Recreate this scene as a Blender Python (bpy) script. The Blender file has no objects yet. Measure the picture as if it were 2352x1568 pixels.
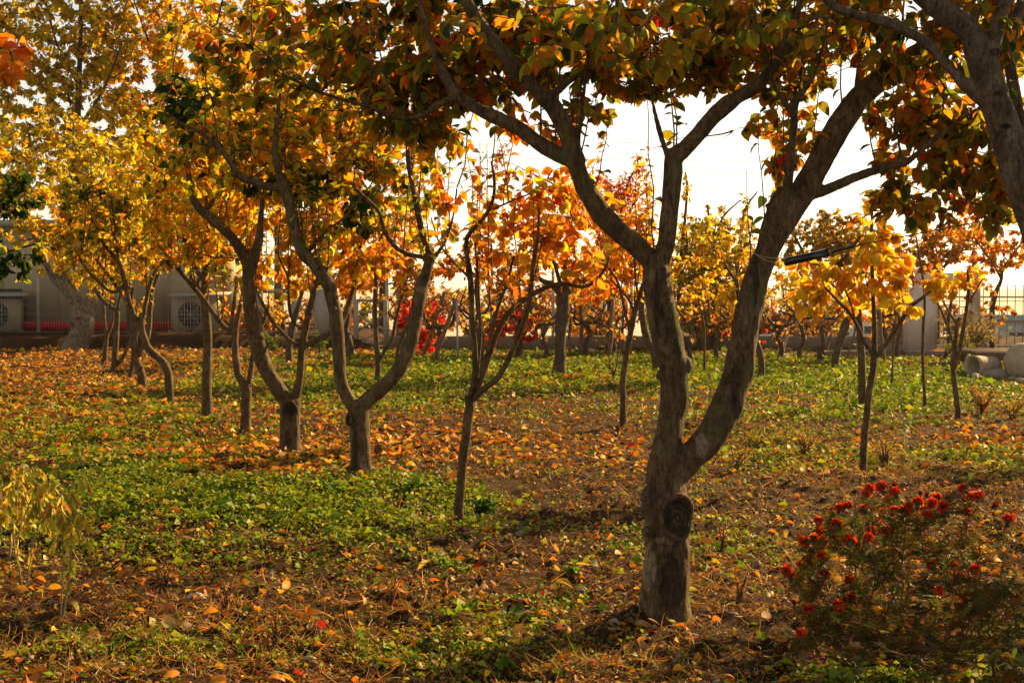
import bpy, math, random
import numpy as np
from mathutils import Vector, Matrix

S = bpy.context.scene
C = S.collection
PI = math.pi
# ---------------------------------------------------------------- camera, world, sun
F = 3266.7            # focal length in pixels of a 2352 px wide frame (50 mm)
CX, CY = 1176.0, 784.0
PITCH = math.radians(2.26)
CAMH = 1.3
cam = bpy.data.cameras.new('camera')
cam.lens = 50; cam.sensor_width = 36; cam.clip_start = 0.1; cam.clip_end = 5000
camo = bpy.data.objects.new('camera', cam); C.objects.link(camo)
camo.location = (0, 0, CAMH); camo.rotation_euler = (PI/2 - PITCH, 0, 0)
S.camera = camo
SUN_EL = math.radians(25); SUN_AZ = math.radians(46)      # azimuth clockwise from +Y (ahead) to +X (right)
w = bpy.data.worlds.new("World"); S.world = w; w.use_nodes = True
nt = w.node_tree; nt.nodes.clear()
sky = nt.nodes.new('ShaderNodeTexSky'); sky.sky_type = 'NISHITA'; sky.sun_disc = False
sky.sun_elevation = SUN_EL; sky.sun_rotation = SUN_AZ; sky.air_density = 0.8; sky.dust_density = 0.4; sky.ozone_density = 1.0
tint = nt.nodes.new('ShaderNodeMix'); tint.data_type = 'RGBA'; tint.blend_type = 'MULTIPLY'; tint.inputs[0].default_value = 1
tint.inputs[7].default_value = (1.0, 0.87, 0.68, 1)      # warm white balance of the photograph
bg = nt.nodes.new('ShaderNodeBackground'); bg.inputs[1].default_value = 0.072
wo = nt.nodes.new('ShaderNodeOutputWorld')
hs = nt.nodes.new('ShaderNodeHueSaturation'); hs.inputs['Saturation'].default_value = .55
nt.links.new(sky.outputs[0], hs.inputs['Color']); nt.links.new(hs.outputs[0], tint.inputs[6]); nt.links.new(tint.outputs[2], bg.inputs[0]); nt.links.new(bg.outputs[0], wo.inputs[0])
sl = bpy.data.lights.new('sun', 'SUN'); sl.energy = 5.0; sl.angle = math.radians(0.5); sl.color = (1.0, 0.67, 0.28)
so = bpy.data.objects.new('sun', sl); C.objects.link(so); so.location = (30, 30, 30)
sd = Vector((math.sin(SUN_AZ)*math.cos(SUN_EL), math.cos(SUN_AZ)*math.cos(SUN_EL), math.sin(SUN_EL)))
so.rotation_euler = sd.to_track_quat('Z', 'Y').to_euler()
S.view_settings.view_transform = 'Standard'; S.view_settings.look = 'None'
S.view_settings.exposure = 1.45; S.view_settings.gamma = 1
S.render.engine = 'CYCLES'

# ---------------------------------------------------------------- projection helpers
cp, sp_ = math.cos(PITCH), math.sin(PITCH)
def ray(px, py):
    a = (np.asarray(px, float)-CX)/F; b = (CY-np.asarray(py, float))/F
    return a, cp + b*sp_, -sp_ + b*cp                     # world x, y, z of the viewing ray
def at(px, py, Y):
    x, y, z = ray(px, py); k = Y/y
    return np.array([x*k, y*k, CAMH+z*k])
def gdist(py, z=0.0):
    x, y, zz = ray(CX, py); return float((z-CAMH)/zz*y)
def gnd(px, py, z=0.0):
    x, y, zz = ray(px, py); k = (z-CAMH)/zz
    return np.array([float(x*k), float(y*k), z])
def proj(P):
    P = np.asarray(P, float); x = P[..., 0]; y = P[..., 1]; z = P[..., 2]-CAMH
    dpt = y*cp - z*sp_; up = y*sp_ + z*cp
    dpt = np.where(np.abs(dpt) < 1e-3, 1e-3, dpt)
    return CX + F*x/dpt, CY - F*up/dpt

# ---------------------------------------------------------------- noise
def _h(ix, iy, s):
    n = (ix.astype(np.int64)*374761393 + iy.astype(np.int64)*668265263 + s*974634777) & 0x7fffffff
    n = ((n ^ (n >> 13))*1274126177) & 0x7fffffff
    return ((n ^ (n >> 16)) & 0xffff)/65535.0
def vnoise(x, y, s=0):
    x = np.asarray(x, float); y = np.asarray(y, float)
    ix = np.floor(x); iy = np.floor(y); fx = x-ix; fy = y-iy
    fx = fx*fx*(3-2*fx); fy = fy*fy*(3-2*fy)
    a = _h(ix, iy, s); b = _h(ix+1, iy, s); c = _h(ix, iy+1, s); d = _h(ix+1, iy+1, s)
    return (a*(1-fx)+b*fx)*(1-fy)+(c*(1-fx)+d*fx)*fy
def sstep(a, b, x):
    t = np.clip((x-a)/(b-a), 0, 1); return t*t*(3-2*t)
TERR_Z = 0.24
MOUNDS = []
def height(x, y):
    x = np.asarray(x, float); y = np.asarray(y, float)
    z = 0.05*(vnoise(x*.5, y*.5, 1)-.5) + 0.04*(vnoise(x*1.7, y*1.7, 2)-.5) + 0.03*(vnoise(x*5, y*5, 3)-.5)
    z += 0.036*(vnoise(x*11, y*11, 4)-.5) + 0.024*(vnoise(x*27, y*27, 5)-.5) + .010*(vnoise(x*60, y*45, 6)-.5)
    z += 0.012*np.maximum(vnoise(x*22, y*22, 7)-.62, 0)*4
    for (mx, my, r, hh) in MOUNDS:
        z += hh*np.exp(-((x-mx)**2+(y-my)**2)/(r*r))
    edge = 28.9 + 0.5*(vnoise(x*.6, x*0+3, 9)-.5)
    z += TERR_Z*sstep(edge, edge+.5, y)*sstep(-2.6, -3.4, x)*sstep(80, 60, y)
    z *= sstep(150, 60, y)
    return z-5.0*sstep(34.6, 75, y)
MOUNDS += [(*gnd(1075, 1235)[:2], .35, .05), (*gnd(860, 1125)[:2], .6, .06), (*gnd(640, 1180)[:2], .9, .04), (*gnd(1530, 1440)[:2], .3, .03)]

# ---------------------------------------------------------------- materials
def newmat(name):
    m = bpy.data.materials.new(name); m.use_nodes = True
    n = m.node_tree; n.nodes.clear()
    return m, n, n.nodes.new
def ramp(n, src, stops):
    r = n.nodes.new('ShaderNodeValToRGB'); e = r.color_ramp.elements
    while len(e) < len(stops): e.new(.5)
    for i, (p, c) in enumerate(stops):
        e[i].position = p; e[i].color = (*c, 1) if len(c) == 3 else c
    n.links.new(src, r.inputs[0]); return r.outputs[0]
def noise(n, scale, detail=4, rough=.55, vec=None, stretch=None):
    t = n.nodes.new('ShaderNodeTexNoise'); t.inputs['Scale'].default_value = scale
    t.inputs['Detail'].default_value = detail; t.inputs['Roughness'].default_value = rough
    if stretch:
        tc = n.nodes.new('ShaderNodeTexCoord'); mp = n.nodes.new('ShaderNodeMapping'); mp.inputs['Scale'].default_value = stretch
        n.links.new(tc.outputs['Object'], mp.inputs[0]); n.links.new(mp.outputs[0], t.inputs['Vector'])
    else:
        tc = n.nodes.new('ShaderNodeTexCoord'); n.links.new(tc.outputs['Object'], t.inputs['Vector'])
    return t.outputs[0]
def mixc(n, fac, a, b, mode='MIX'):
    m = n.nodes.new('ShaderNodeMix'); m.data_type = 'RGBA'; m.blend_type = mode
    for sock, v in ((0, fac), (6, a), (7, b)):
        if isinstance(v, bpy.types.NodeSocket): n.links.new(v, m.inputs[sock])
        elif sock == 0: m.inputs[0].default_value = v
        else: m.inputs[sock].default_value = (*v, 1)
    return m.outputs[2]
def bump(n, h, dist=.01, strength=.6, prev=None):
    b = n.nodes.new('ShaderNodeBump'); b.inputs['Strength'].default_value = strength; b.inputs['Distance'].default_value = dist
    n.links.new(h, b.inputs['Height'])
    if prev: n.links.new(prev, b.inputs['Normal'])
    return b.outputs[0]
def finish(m, n, col, rough=.8, nrm=None, spec=.3, metal=0):
    p = n.nodes.new('ShaderNodeBsdfPrincipled'); o = n.nodes.new('ShaderNodeOutputMaterial')
    if isinstance(col, bpy.types.NodeSocket): n.links.new(col, p.inputs['Base Color'])
    else: p.inputs['Base Color'].default_value = (*col, 1)
    p.inputs['Roughness'].default_value = rough; p.inputs['Specular IOR Level'].default_value = spec; p.inputs['Metallic'].default_value = metal
    if nrm: n.links.new(nrm, p.inputs['Normal'])
    n.links.new(p.outputs[0], o.inputs[0]); return m
def bark_mat(name, dark, mid, light, scale=1.0, crack=.9, moss=(.09, .10, .03), mossamt=.5):
    m, n, N = newmat(name)
    a = noise(n, 20*scale, 6, .68, stretch=(1, 1, .5)); b = noise(n, 95*scale, 5, .7, stretch=(1, 1, .3)); c = noise(n, 60*scale, 3, .5, stretch=(.4, .4, 2.6))
    col = ramp(n, a, [(.3, dark), (.5, mid), (.7, light)])
    dk = ramp(n, b, [(.36, (.25,)*3), (.5, (1,)*3), (.66, (1.35,)*3)]); col = mixc(n, .9, col, dk, 'MULTIPLY')
    ln = ramp(n, c, [(.62, (1,)*3), (.70, (.45,)*3)]); col = mixc(n, .8, col, ln, 'MULTIPLY')
    mo = noise(n, 7*scale, 3, .6); mf = ramp(n, mo, [(.52, (0,)*3), (.68, (mossamt,)*3)]); col = mixc(n, mf, col, moss)
    nb = bump(n, b, .010, crack); nb = bump(n, c, .006, .6, nb); nb = bump(n, a, .016, .6, nb)
    return finish(m, n, col, .85, nb, .25)
BARK = bark_mat('bark', (.038, .021, .009), (.105, .064, .030), (.195, .128, .064))
BARKD = bark_mat('rough_bark', (.035, .022, .014), (.10, .068, .045), (.17, .125, .09), crack=1.0, mossamt=.25)
BARKW = bark_mat('whitewashed_bark', (.06, .038, .02), (.19, .14, .085), (.33, .26, .17), crack=.9, mossamt=.1)
BARKP = bark_mat('pale_bark', (.04, .026, .015), (.11, .075, .045), (.19, .14, .09), mossamt=.2)
TWIG = bark_mat('twig_bark', (.05, .025, .018), (.12, .065, .045), (.19, .12, .085), mossamt=.1)
def leaf_mat(name, trans=.5, rough=.45, gain=1.0, blotch=.5, spec=.4):
    m, n, N = newmat(name)
    at_ = N('ShaderNodeAttribute'); at_.attribute_name = 'Col'
    nz = noise(n, 55, 4, .7); bl = ramp(n, nz, [(.34, (.42, .30, .2)), (.5, (1, 1, 1))])
    col = mixc(n, blotch, at_.outputs[0], bl, 'MULTIPLY')
    p = N('ShaderNodeBsdfPrincipled'); n.links.new(col, p.inputs['Base Color'])
    p.inputs['Roughness'].default_value = rough; p.inputs['Specular IOR Level'].default_value = spec
    t = N('ShaderNodeBsdfTranslucent'); tc = mixc(n, 1.0, col, (gain, gain*.93, gain*.7), 'MULTIPLY'); n.links.new(tc, t.inputs[0])
    mx = N('ShaderNodeMixShader'); mx.inputs[0].default_value = trans
    n.links.new(p.outputs[0], mx.inputs[1]); n.links.new(t.outputs[0], mx.inputs[2])
    o = N('ShaderNodeOutputMaterial'); n.links.new(mx.outputs[0], o.inputs[0]); return m
LEAF = leaf_mat('leaf', .60, spec=.2)
LITTER = leaf_mat('fallen_leaf', .3, .6, 1.0, .6, .2)
COVER = leaf_mat('ground_leaf', .45, .55, 1.0, .2, .18)
def plain(name, c, rough=.7, var=.3, scale=8, bd=.003, metal=0, spec=.3):
    m, n, N = newmat(name); a = noise(n, scale, 5, .6)
    d = tuple(x*(1-var) for x in c); l = tuple(min(x*(1+var*.6), .95) for x in c)
    col = ramp(n, a, [(.3, d), (.7, l)]); return finish(m, n, col, rough, bump(n, noise(n, scale*6, 4), bd, .5), spec, metal)
def tinted(name, rough=.85):          # colour from the mesh attribute, slightly mottled
    m, n, N = newmat(name); a = N('ShaderNodeAttribute'); a.attribute_name = 'Col'
    col = mixc(n, .5, a.outputs[0], ramp(n, noise(n, 60, 4), [(.3, (.5,)*3), (.6, (1,)*3)]), 'MULTIPLY'); return finish(m, n, col, rough, bump(n, noise(n, 90, 3), .003, .5))
STONE = tinted('stone')
STRAW = leaf_mat('straw', .25, .6, 1, .2)
WOOD = plain('weathered_wood', (.20, .12, .075), .85, .5, 20)
METAL = plain('galvanised_metal', (.42, .40, .37), .5, .2, 10, metal=.3)
METALW = plain('painted_metal', (.36, .32, .25), .5, .2, 10)
CONC = plain('concrete', (.22, .16, .105), .9, .25, 5, .006)
PLASTER = plain('pink_plaster', (.72, .56, .46), .9, .1, 2, .002)
REDP = plain('red_paint', (.42, .015, .02), .5, .2, 4)
BLACK = plain('black_plastic', (.012, .012, .013), .3, .2, 30, .001, spec=.5)
DARKM = plain('dark_grille', (.03, .028, .025), .6, .3, 20)
CREAM = plain('cream_paint', (.38, .30, .18), .6, .1, 3)
CLAY = plain('clay', (.42, .33, .24), .8, .25, 12, .003)
WIREM = plain('wire_coating', (.10, .03, .02), .5, .2, 20)
STRING = plain('string_fibre', (.35, .28, .18), .9, .3, 60)

# ---------------------------------------------------------------- mesh builder
class MB:
    def __init__(s): s.v = []; s.f = []; s.c = []; s.n = 0
    def add(s, V, faces, col=None):
        V = np.asarray(V, float); s.v.append(V)
        for f in faces: s.f.append(np.asarray(f, np.int64)+s.n)
        if col is None: col = np.full((len(V), 3), .5)
        col = np.asarray(col, float)
        if col.ndim == 1: col = np.tile(col, (len(V), 1))
        s.c.append(col); s.n += len(V)
    def mesh(s, name, mat, origin=(0, 0, 0), smooth=False, color=False):
        V = np.concatenate(s.v) - np.asarray(origin, float)
        me = bpy.data.meshes.new(name); me.vertices.add(len(V)); me.vertices.foreach_set('co', V.astype(np.float32).ravel())
        loops = np.concatenate([f.ravel() for f in s.f]); tot = np.concatenate([np.full(len(f), f.shape[1]) for f in s.f])
        st = np.concatenate([[0], np.cumsum(tot)[:-1]])
        me.loops.add(len(loops)); me.loops.foreach_set('vertex_index', loops.astype(np.int32))
        me.polygons.add(len(tot)); me.polygons.foreach_set('loop_start', st.astype(np.int32)); me.polygons.foreach_set('loop_total', tot.astype(np.int32))
        if smooth: me.polygons.foreach_set('use_smooth', np.ones(len(tot), bool))
        me.update(calc_edges=True)
        if color:
            a = me.color_attributes.new('Col', 'FLOAT_COLOR', 'POINT')
            cc = np.concatenate(s.c); a.data.foreach_set('color', np.hstack([cc, np.ones((len(cc), 1))]).astype(np.float32).ravel())
        me.materials.append(mat); return me
    def build(s, name, mat, parent=None, origin=(0, 0, 0), **k):
        o = bpy.data.objects.new(name, s.mesh(name, mat, origin, **k)); C.objects.link(o)
        if parent: o.parent = parent
        return o
def box(mb, c, size, rot=0, col=None, taper=1.0):
    x, y, z = (np.array(size)/2)
    V = np.array([[sx*x*(taper if sz > 0 else 1), sy*y*(taper if sz > 0 else 1), sz*z] for sz in (-1, 1) for sy in (-1, 1) for sx in (-1, 1)])
    if isinstance(rot, (int, float)): R = np.array(Matrix.Rotation(rot, 3, 'Z'))
    else: R = np.array(rot)
    V = V@R.T+np.array(c)
    mb.add(V, [[[0, 2, 3, 1], [4, 5, 7, 6], [0, 1, 5, 4], [1, 3, 7, 5], [3, 2, 6, 7], [2, 0, 4, 6]]], col)
def bar(mb, a, b, w_, d_=None, col=None):        # box along a-b
    a = Vector(a); b = Vector(b); d = b-a; q = d.to_track_quat('Z', 'Y').to_matrix()
    box(mb, (a+b)/2, (w_, d_ or w_, d.length), q, col)
def tube(mb, P, R, sides=8, col=None, cap=True):
    P = np.asarray(P, float); R = np.asarray(R, float); n = len(P)
    T = np.gradient(P, axis=0); T /= np.linalg.norm(T, axis=1, keepdims=True)+1e-9
    u = np.cross(T[0], [0.3, 1, .2]); u /= np.linalg.norm(u)
    ang = np.arange(sides)*2*PI/sides; V = np.empty((n, sides, 3))
    for i in range(n):
        u = u-T[i]*np.dot(u, T[i]); u /= np.linalg.norm(u)+1e-9; v = np.cross(T[i], u)
        V[i] = P[i]+R[i]*(np.cos(ang)[:, None]*u+np.sin(ang)[:, None]*v)
    i = np.arange(n-1)[:, None]*sides; j = np.arange(sides)[None]; k = (j+1) % sides
    q = np.stack([i+j, i+k, i+sides+k, i+sides+j], -1).reshape(-1, 4); fs = [q]
    if cap and sides > 3: fs += [np.arange(sides)[::-1][None], (np.arange(sides)+(n-1)*sides)[None]]
    mb.add(V.reshape(-1, 3), fs, col)
def spline(P, m=5):
    P = np.asarray(P, float)
    if len(P) < 3: t = np.linspace(0, 1, m+1)[:, None]; return P[0]*(1-t)+P[-1]*t
    Q = np.vstack([2*P[0]-P[1], P, 2*P[-1]-P[-2]]); out = []
    for i in range(1, len(Q)-2):
        t = np.linspace(0, 1, m, endpoint=False)[:, None]
        out.append(.5*((2*Q[i])+(-Q[i-1]+Q[i+1])*t+(2*Q[i-1]-5*Q[i]+4*Q[i+1]-Q[i+2])*t**2+(-Q[i-1]+3*Q[i]-3*Q[i+1]+Q[i+2])*t**3))
    out.append(P[-1][None]); return np.vstack(out)
def lathe(mb, prof, c, sides=20, R=None, col=None):
    ang = np.arange(sides)*2*PI/sides; V = np.array([[r*math.cos(a), r*math.sin(a), z] for (r, z) in prof for a in ang])
    if R is not None: V = V@np.array(R).T
    n = len(prof); i = np.arange(n-1)[:, None]*sides; j = np.arange(sides)[None]; k = (j+1) % sides
    mb.add(V+np.array(c), [np.stack([i+j, i+k, i+sides+k, i+sides+j], -1).reshape(-1, 4)], col)
def unit(a): return a/(np.linalg.norm(a, axis=-1, keepdims=True)+1e-9)

# leaf templates: (along, across, fold height); faces
def tmpl(kind):
    if kind == 'hi':
        rows = [(.22, .72), (.48, 1.0), (.76, .70)]
        V = [(0, 0, 0)]
        for t, ww in rows: V += [(t, -ww/2, .16*ww), (t, 0, 0), (t, ww/2, .16*ww)]
        V += [(1, 0, 0)]
        q = []
        for r in (1, 4): q += [[r, r+1, r+4, r+3], [r+1, r+2, r+5, r+4]]
        return np.array(V), [np.array(q), np.array([[0, 2, 1], [0, 3, 2], [7, 8, 10], [8, 9, 10]])]
    if kind == 'strip':
        rows = [0, .3, .6, .85, 1]; V = []
        for t in rows: V += [(t, -.5*(1-.6*t), 0), (t, .5*(1-.6*t), 0)]
        return np.array(V, float), [np.array([[2*i, 2*i+1, 2*i+3, 2*i+2] for i in range(4)])]
    if kind == 'mid':
        V = [(0, 0, 0), (.35, -.48, .12), (.72, -.34, .1), (1, 0, 0), (.72, .34, .1), (.35, .48, .12)]
        return np.array(V, float), [np.array([[0, 3, 2, 1], [0, 5, 4, 3]])]
    V = [(0, 0, 0), (.45, -.5, .1), (1, 0, 0), (.45, .5, .1)]
    return np.array(V, float), [np.array([[0, 2, 1], [0, 3, 2]])]
def leaves(mb, P, D, Nn, L, W, col, kind='mid', curl=.25, rng=None):
    n = len(P)
    if n == 0: return
    T, fs = tmpl(kind); D = unit(D); B = unit(np.cross(Nn, D)); N2 = np.cross(D, B)
    L = np.broadcast_to(L, (n,))[:, None, None]; W = np.broadcast_to(W, (n,))[:, None, None]
    cu = np.broadcast_to(curl, (n,))[:, None, None]
    t = T[None, :, 0:1]; s = T[None, :, 1:2]; f = T[None, :, 2:3]
    V = P[:, None, :]+D[:, None, :]*(L*t*(1-.25*cu*t))+B[:, None, :]*(W*s)+N2[:, None, :]*(W*f*(1+cu)-L*cu*t*t)
    k = T.shape[0]; off = (np.arange(n)*k)[:, None, None]
    mb.add(V.reshape(-1, 3), [(fc[None]+off).reshape(-1, fc.shape[1]) for fc in fs], np.repeat(col, k, axis=0))

def palette(pal, n, rng, jit=.18):
    w_ = np.array([p[0] for p in pal], float); w_ /= w_.sum()
    c = np.array([p[1] for p in pal])[rng.choice(len(pal), n, p=w_)]
    return np.clip(c*(1+jit*rng.normal(size=(n, 1)))*(1+.5*jit*rng.normal(size=(n, 3))), .004, .85)
YEL, ORG, DOR, RED, GRN, DGR, OLV, BRN = (.84, .53, .018), (.80, .29, .012), (.55, .14, .010), (.55, .03, .015), (.17, .22, .025), (.035, .075, .015), (.46, .43, .02), (.22, .09, .02)
P_NEAR = [(3, (.50, .28, .015)), (3, (.60, .24, .01)), (4.5, (.33, .29, .015)), (3, (.14, .17, .015)), (.7, DOR), (.2, RED), (.8, (.04, .07, .012))]
P_ORANGE = [(6, ORG), (3, YEL), (1.5, DOR), (.6, OLV), (.25, RED)]
P_YELLOW = [(7, YEL), (2, ORG), (1.2, OLV), (.3, GRN)]
P_OLIVE = [(5, (.80, .56, .02)), (3, (.56, .48, .02)), (2, (.76, .42, .015)), (1, GRN)]
P_GREEN = [(4, DGR), (2, (.08, .12, .02)), (1, OLV)]
P_MIX = [(2, ORG), (4, YEL), (3, OLV), (1.6, GRN), (.7, DGR), (.4, DOR)]
P_RED = [(4, (.62, .02, .02)), (2, (.70, .08, .02)), (1, DOR)]
P_RUST = [(4, (.34, .12, .03)), (3, (.48, .20, .03)), (2, BRN), (1, YEL), (.5, RED)]

# ---------------------------------------------------------------- object helpers
def setp(o, label=None, cat=None, group=None, kind=None):
    if label: o['label'] = label
    if cat: o['category'] = cat
    if group: o['group'] = group
    if kind: o['kind'] = kind
    return o
def empty(name, loc, label, cat, group=None):
    o = bpy.data.objects.new(name, None); o.empty_display_size = .2; C.objects.link(o); o.location = tuple(float(q) for q in loc)
    return setp(o, label, cat, group)
def evalmesh(o):
    dg = bpy.context.evaluated_depsgraph_get(); dg.update(); return bpy.data.meshes.new_from_object(o.evaluated_get(dg))

# image-free windows between the crowns where the real trees carry no leaves (frame px): cx, cy, rx, ry
GAPS = [(1450, 370, 75, 100), (1640, 400, 120, 110), (1655, 262, 75, 45), (1925, 390, 75, 36), (1480, 270, 60, 45), (1900, 300, 0, 0), (1935, 165, 40, 28), (1600, 240, 40, 26), (1200, 620, 0, 0)]
def in_gap(P, gaps=GAPS):
    u, v = proj(P); m = np.zeros(len(P), bool)
    for (cx, cy, rx, ry) in gaps:
        if rx: m |= ((u-cx)/rx)**2+((v-cy)/ry)**2 < 1
    return m

COV = 2.3
def tree(name, label, cat, base, limbs, blobs, pal, L=.08, seed=1, group=None, remesh=None, bark=BARK, twig=TWIG, kind='mid',
         gaps=None, basez=0.0, Y=None, droop=.6, tw=.0045, per=14, slim=1.6, sides=10, slopes=None, crown='crown', spread=.35, dyb=0, rzk=1, sprouts=0, splen=.6):
    rng = np.random.default_rng(seed)
    Y0 = Y if Y is not None else gdist(base[1], basez)
    b = at(base[0], base[1], Y0)
    root = empty(name, b, label, cat, group)
    tb = MB(); nodes = []; px_nodes = []; allpts = []
    for li, lim in enumerate(limbs):
        lim = np.array([q[:3] for q in lim], float)
        if li == 0: y = Y0
        else:
            d = [(math.hypot(lim[0][0]-q[0], lim[0][1]-q[1]), q[2]) for q in px_nodes]; y = min(d)[1]
        sl_ = (slopes[li] if slopes and li < len(slopes) else (rng.uniform(-spread, spread) if li else 0))
        Ys = [y]
        for i in range(1, len(lim)):
            ds = math.hypot(*(lim[i][:2]-lim[i-1][:2]))/F*Y0; Ys.append(Ys[-1]+sl_*ds)
        P = np.array([at(lim[i][0], lim[i][1], Ys[i]) for i in range(len(lim))])
        if li == 0: P[0][2] -= .06
        R = lim[:, 2]/2/F*np.array(Ys)
        m = 6 if remesh else 4
        Q = spline(P, m); Rq = np.interp(np.linspace(0, len(P)-1, len(Q)), np.arange(len(P)), R)
        if li == 0:
            Rq[:m] *= 1+.36*np.linspace(1, 0, m)**1.6
        kk_ = np.arange(len(Rq))*(.35 if remesh else .8)+rng.uniform(0, 50); Rq = Rq*(1+(.05 if remesh else .09)*(vnoise(kk_, kk_*0, seed)-.5))
        Q[1:-1] += (np.stack([vnoise(kk_, kk_*0+q_, seed+9) for q_ in (3, 7, 11)], -1)-.5)[1:-1]*Rq[1:-1, None]*(.1 if remesh else .22)
        tube(tb, Q, Rq, 16 if remesh else sides)
        for qi in range(len(Q)):
            u, v = proj(Q[qi]); px_nodes.append((float(u), float(v), Q[qi][1]))
            nodes.append(Q[qi])
        for s_ in range(3):                                    # little knots and pruned stubs
            if R[0] > .012 and rng.random() < .6:
                k = rng.integers(2, len(Q)-1) if len(Q) > 4 else 1; d = rng.normal(size=3); d[2] = abs(d[2])*.5; d /= np.linalg.norm(d)
                r = Rq[k]*rng.uniform(.22, .4); tube(tb, [Q[k], Q[k]+d*Rq[k]*.8, Q[k]+d*(Rq[k]+r*1.3)], [r*1.3, r*1.1, r*.8], 7)
    tr = tb.build('trunk', bark, root, b, smooth=True)
    if remesh:
        md = tr.modifiers.new('r', 'REMESH'); md.mode = 'VOXEL'; md.voxel_size = remesh; md.use_smooth_shade = True
        ms = tr.modifiers.new('s', 'SMOOTH'); ms.iterations = 5; ms.factor = .5
        me = evalmesh(tr); tr.modifiers.clear(); tr.data = me; me.materials.clear(); me.materials.append(bark)
        co = np.empty(len(me.vertices)*3, np.float32); no = co.copy(); me.vertices.foreach_get('co', co); me.vertices.foreach_get('normal', no)
        co = co.reshape(-1, 3).astype(float); no = no.reshape(-1, 3)
        a = np.arctan2(co[:, 1], co[:, 0])
        dsp = .006*(vnoise(co[:, 0]*18+co[:, 1]*9, co[:, 2]*9, 3)-.5)+.004*(vnoise(co[:, 0]*50+7, co[:, 2]*16+co[:, 1]*40, 5)-.5)
        co += no*dsp[:, None]; me.vertices.foreach_set('co', co.astype(np.float32).ravel()); me.update()
        for p in me.polygons: p.use_smooth = True
    # shoots towards targets inside the crown volumes, each from the nearest wood
    nodes = np.array(nodes); lowz = b[2]+(nodes[:, 2].max()-b[2])*.35
    cand = nodes[nodes[:, 2] > lowz]; cand = list(cand)
    tw_b = MB(); lf = MB()
    tg = []
    for bl in blobs:
        cx, cy, rx, ry, cov = bl[:5]; op = bl[5] if len(bl) > 5 else {}
        dy = op.get('dy', dyb); yb = Y0+dy; c = at(cx, cy, yb); rxm = rx/F*yb; rym = ry/F*yb; rz = op.get('rz', max(.25, min(rxm, 1.2))*rzk)
        nl = cov*COV*PI*rxm*rym/(.32*L*L/slim*1.6); ns = max(2, int(nl/per))
        for _ in range(ns):
            while True:
                q = rng.uniform(-1, 1, 3)
                if (q*q).sum() < 1: break
            tg.append((c+q*np.array([rxm, rz, rym]), op.get('pal', pal), op.get('per', per), op.get('L', L)))
    cn = np.array(cand)
    tg.sort(key=lambda t: ((cn-t[0])**2).sum(1).min())
    A = [np.array(q) for q in cand]; arr = np.empty((len(A)+len(tg)*6+sprouts*5, 3)); arr[:len(A)] = A; cnt = len(A)
    rad = np.full(len(arr), 1.0)
    for _ in range(sprouts):                                   # straight upright shoots off the limbs
        up_ = [q for q in A if q[2] > lowz+.3]; s0 = up_[rng.integers(len(up_))] if up_ else A[-1]; ln = splen*rng.uniform(.5, 1.3)
        e = s0+np.array([rng.normal()*.12*ln, rng.normal()*.12*ln, ln]); t = np.linspace(0, 1, 6)[:, None]; Q = s0*(1-t)+e*t; Q[1:-1] += rng.normal(size=(4, 3))*ln*.012
        tube(tw_b, Q, np.linspace(tw*1.3, tw*.4, 6), 5, cap=False); arr[cnt:cnt+4] = Q[2:]; cnt += 4
        nl = int(ln/.035); tt = np.linspace(.12, 1, nl); idx = tt*5; i0 = np.minimum(idx.astype(int), 4); fr = (idx-i0)[:, None]; P = Q[i0]*(1-fr)+Q[i0+1]*fr
        a_ = np.arange(nl)*2.4+rng.uniform(0, 6); dirn = unit(np.stack([np.cos(a_), np.sin(a_), rng.uniform(-.5, .35, nl)], -1)); kg = ~in_gap(P, gaps) if gaps is not None else np.ones(nl, bool); P, dirn = P[kg], dirn[kg]
        if len(P):
            ll = L*rng.uniform(.6, 1.15, len(P)); leaves(lf, P, dirn, unit(rng.normal(size=(len(P), 3))*.3+np.array([0, 0, 1.])), ll, ll/slim, palette(pal, len(P), rng), kind, rng.uniform(.1, .7, len(P)))
    for (T, pl, pr, Ll) in tg:
        d2 = ((arr[:cnt]-T)**2).sum(1)+np.maximum(arr[:cnt, 2]-T[2], 0)**2*2
        j = int(d2.argmin()); s0 = arr[j]; D = T-s0; dist = np.linalg.norm(D)
        if dist < .03: continue
        mid = s0+D*.45+np.array([0, 0, -.12*dist])+rng.normal(size=3)*dist*.10
        t = np.linspace(0, 1, 6)[:, None]; Q = s0*(1-t)**2+2*mid*t*(1-t)+T*t*t
        Q[1:-1] += rng.normal(size=(4, 3))*dist*.018
        r0 = min(tw*(.8+dist*2.2), tw*3.2); tube(tw_b, Q, np.linspace(r0, tw*.35, 6), 4 if Y0 > 9 else 5, cap=False)
        arr[cnt:cnt+4] = Q[2:]; cnt += 4
        nl = max(3, int(pr*rng.uniform(.7, 1.3)))
        lo = max(0.15, 1-.55/max(dist, .01)) if dist > .5 else .25
        tt = rng.uniform(lo, 1.0, nl); idx = tt*5; i0 = np.minimum(idx.astype(int), 4); fr = (idx-i0)[:, None]
        P = Q[i0]*(1-fr)+Q[i0+1]*fr
        ax = unit(D[None])[0]; out = rng.normal(size=(nl, 3)); out = unit(out-ax*(out@ax)[:, None])
        dirn = unit(out*.75+ax*.35+np.array([0, 0, -droop])+rng.normal(size=(nl, 3))*.2)
        P = P+dirn*Ll*.12
        if gaps is not None:
            k = ~in_gap(P+dirn*Ll*.5, gaps); P = P[k]; dirn = dirn[k]; out = out[k]
            if len(P) == 0: continue
        nm = unit(out*.2+np.array([0, 0, .55])+rng.normal(size=(len(P), 3))*.55)
        ll = Ll*rng.uniform(.6, 1.25, len(P)); cl = palette(pl, len(P), rng)
        cl = cl*(.8+.4*rng.random())
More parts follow.
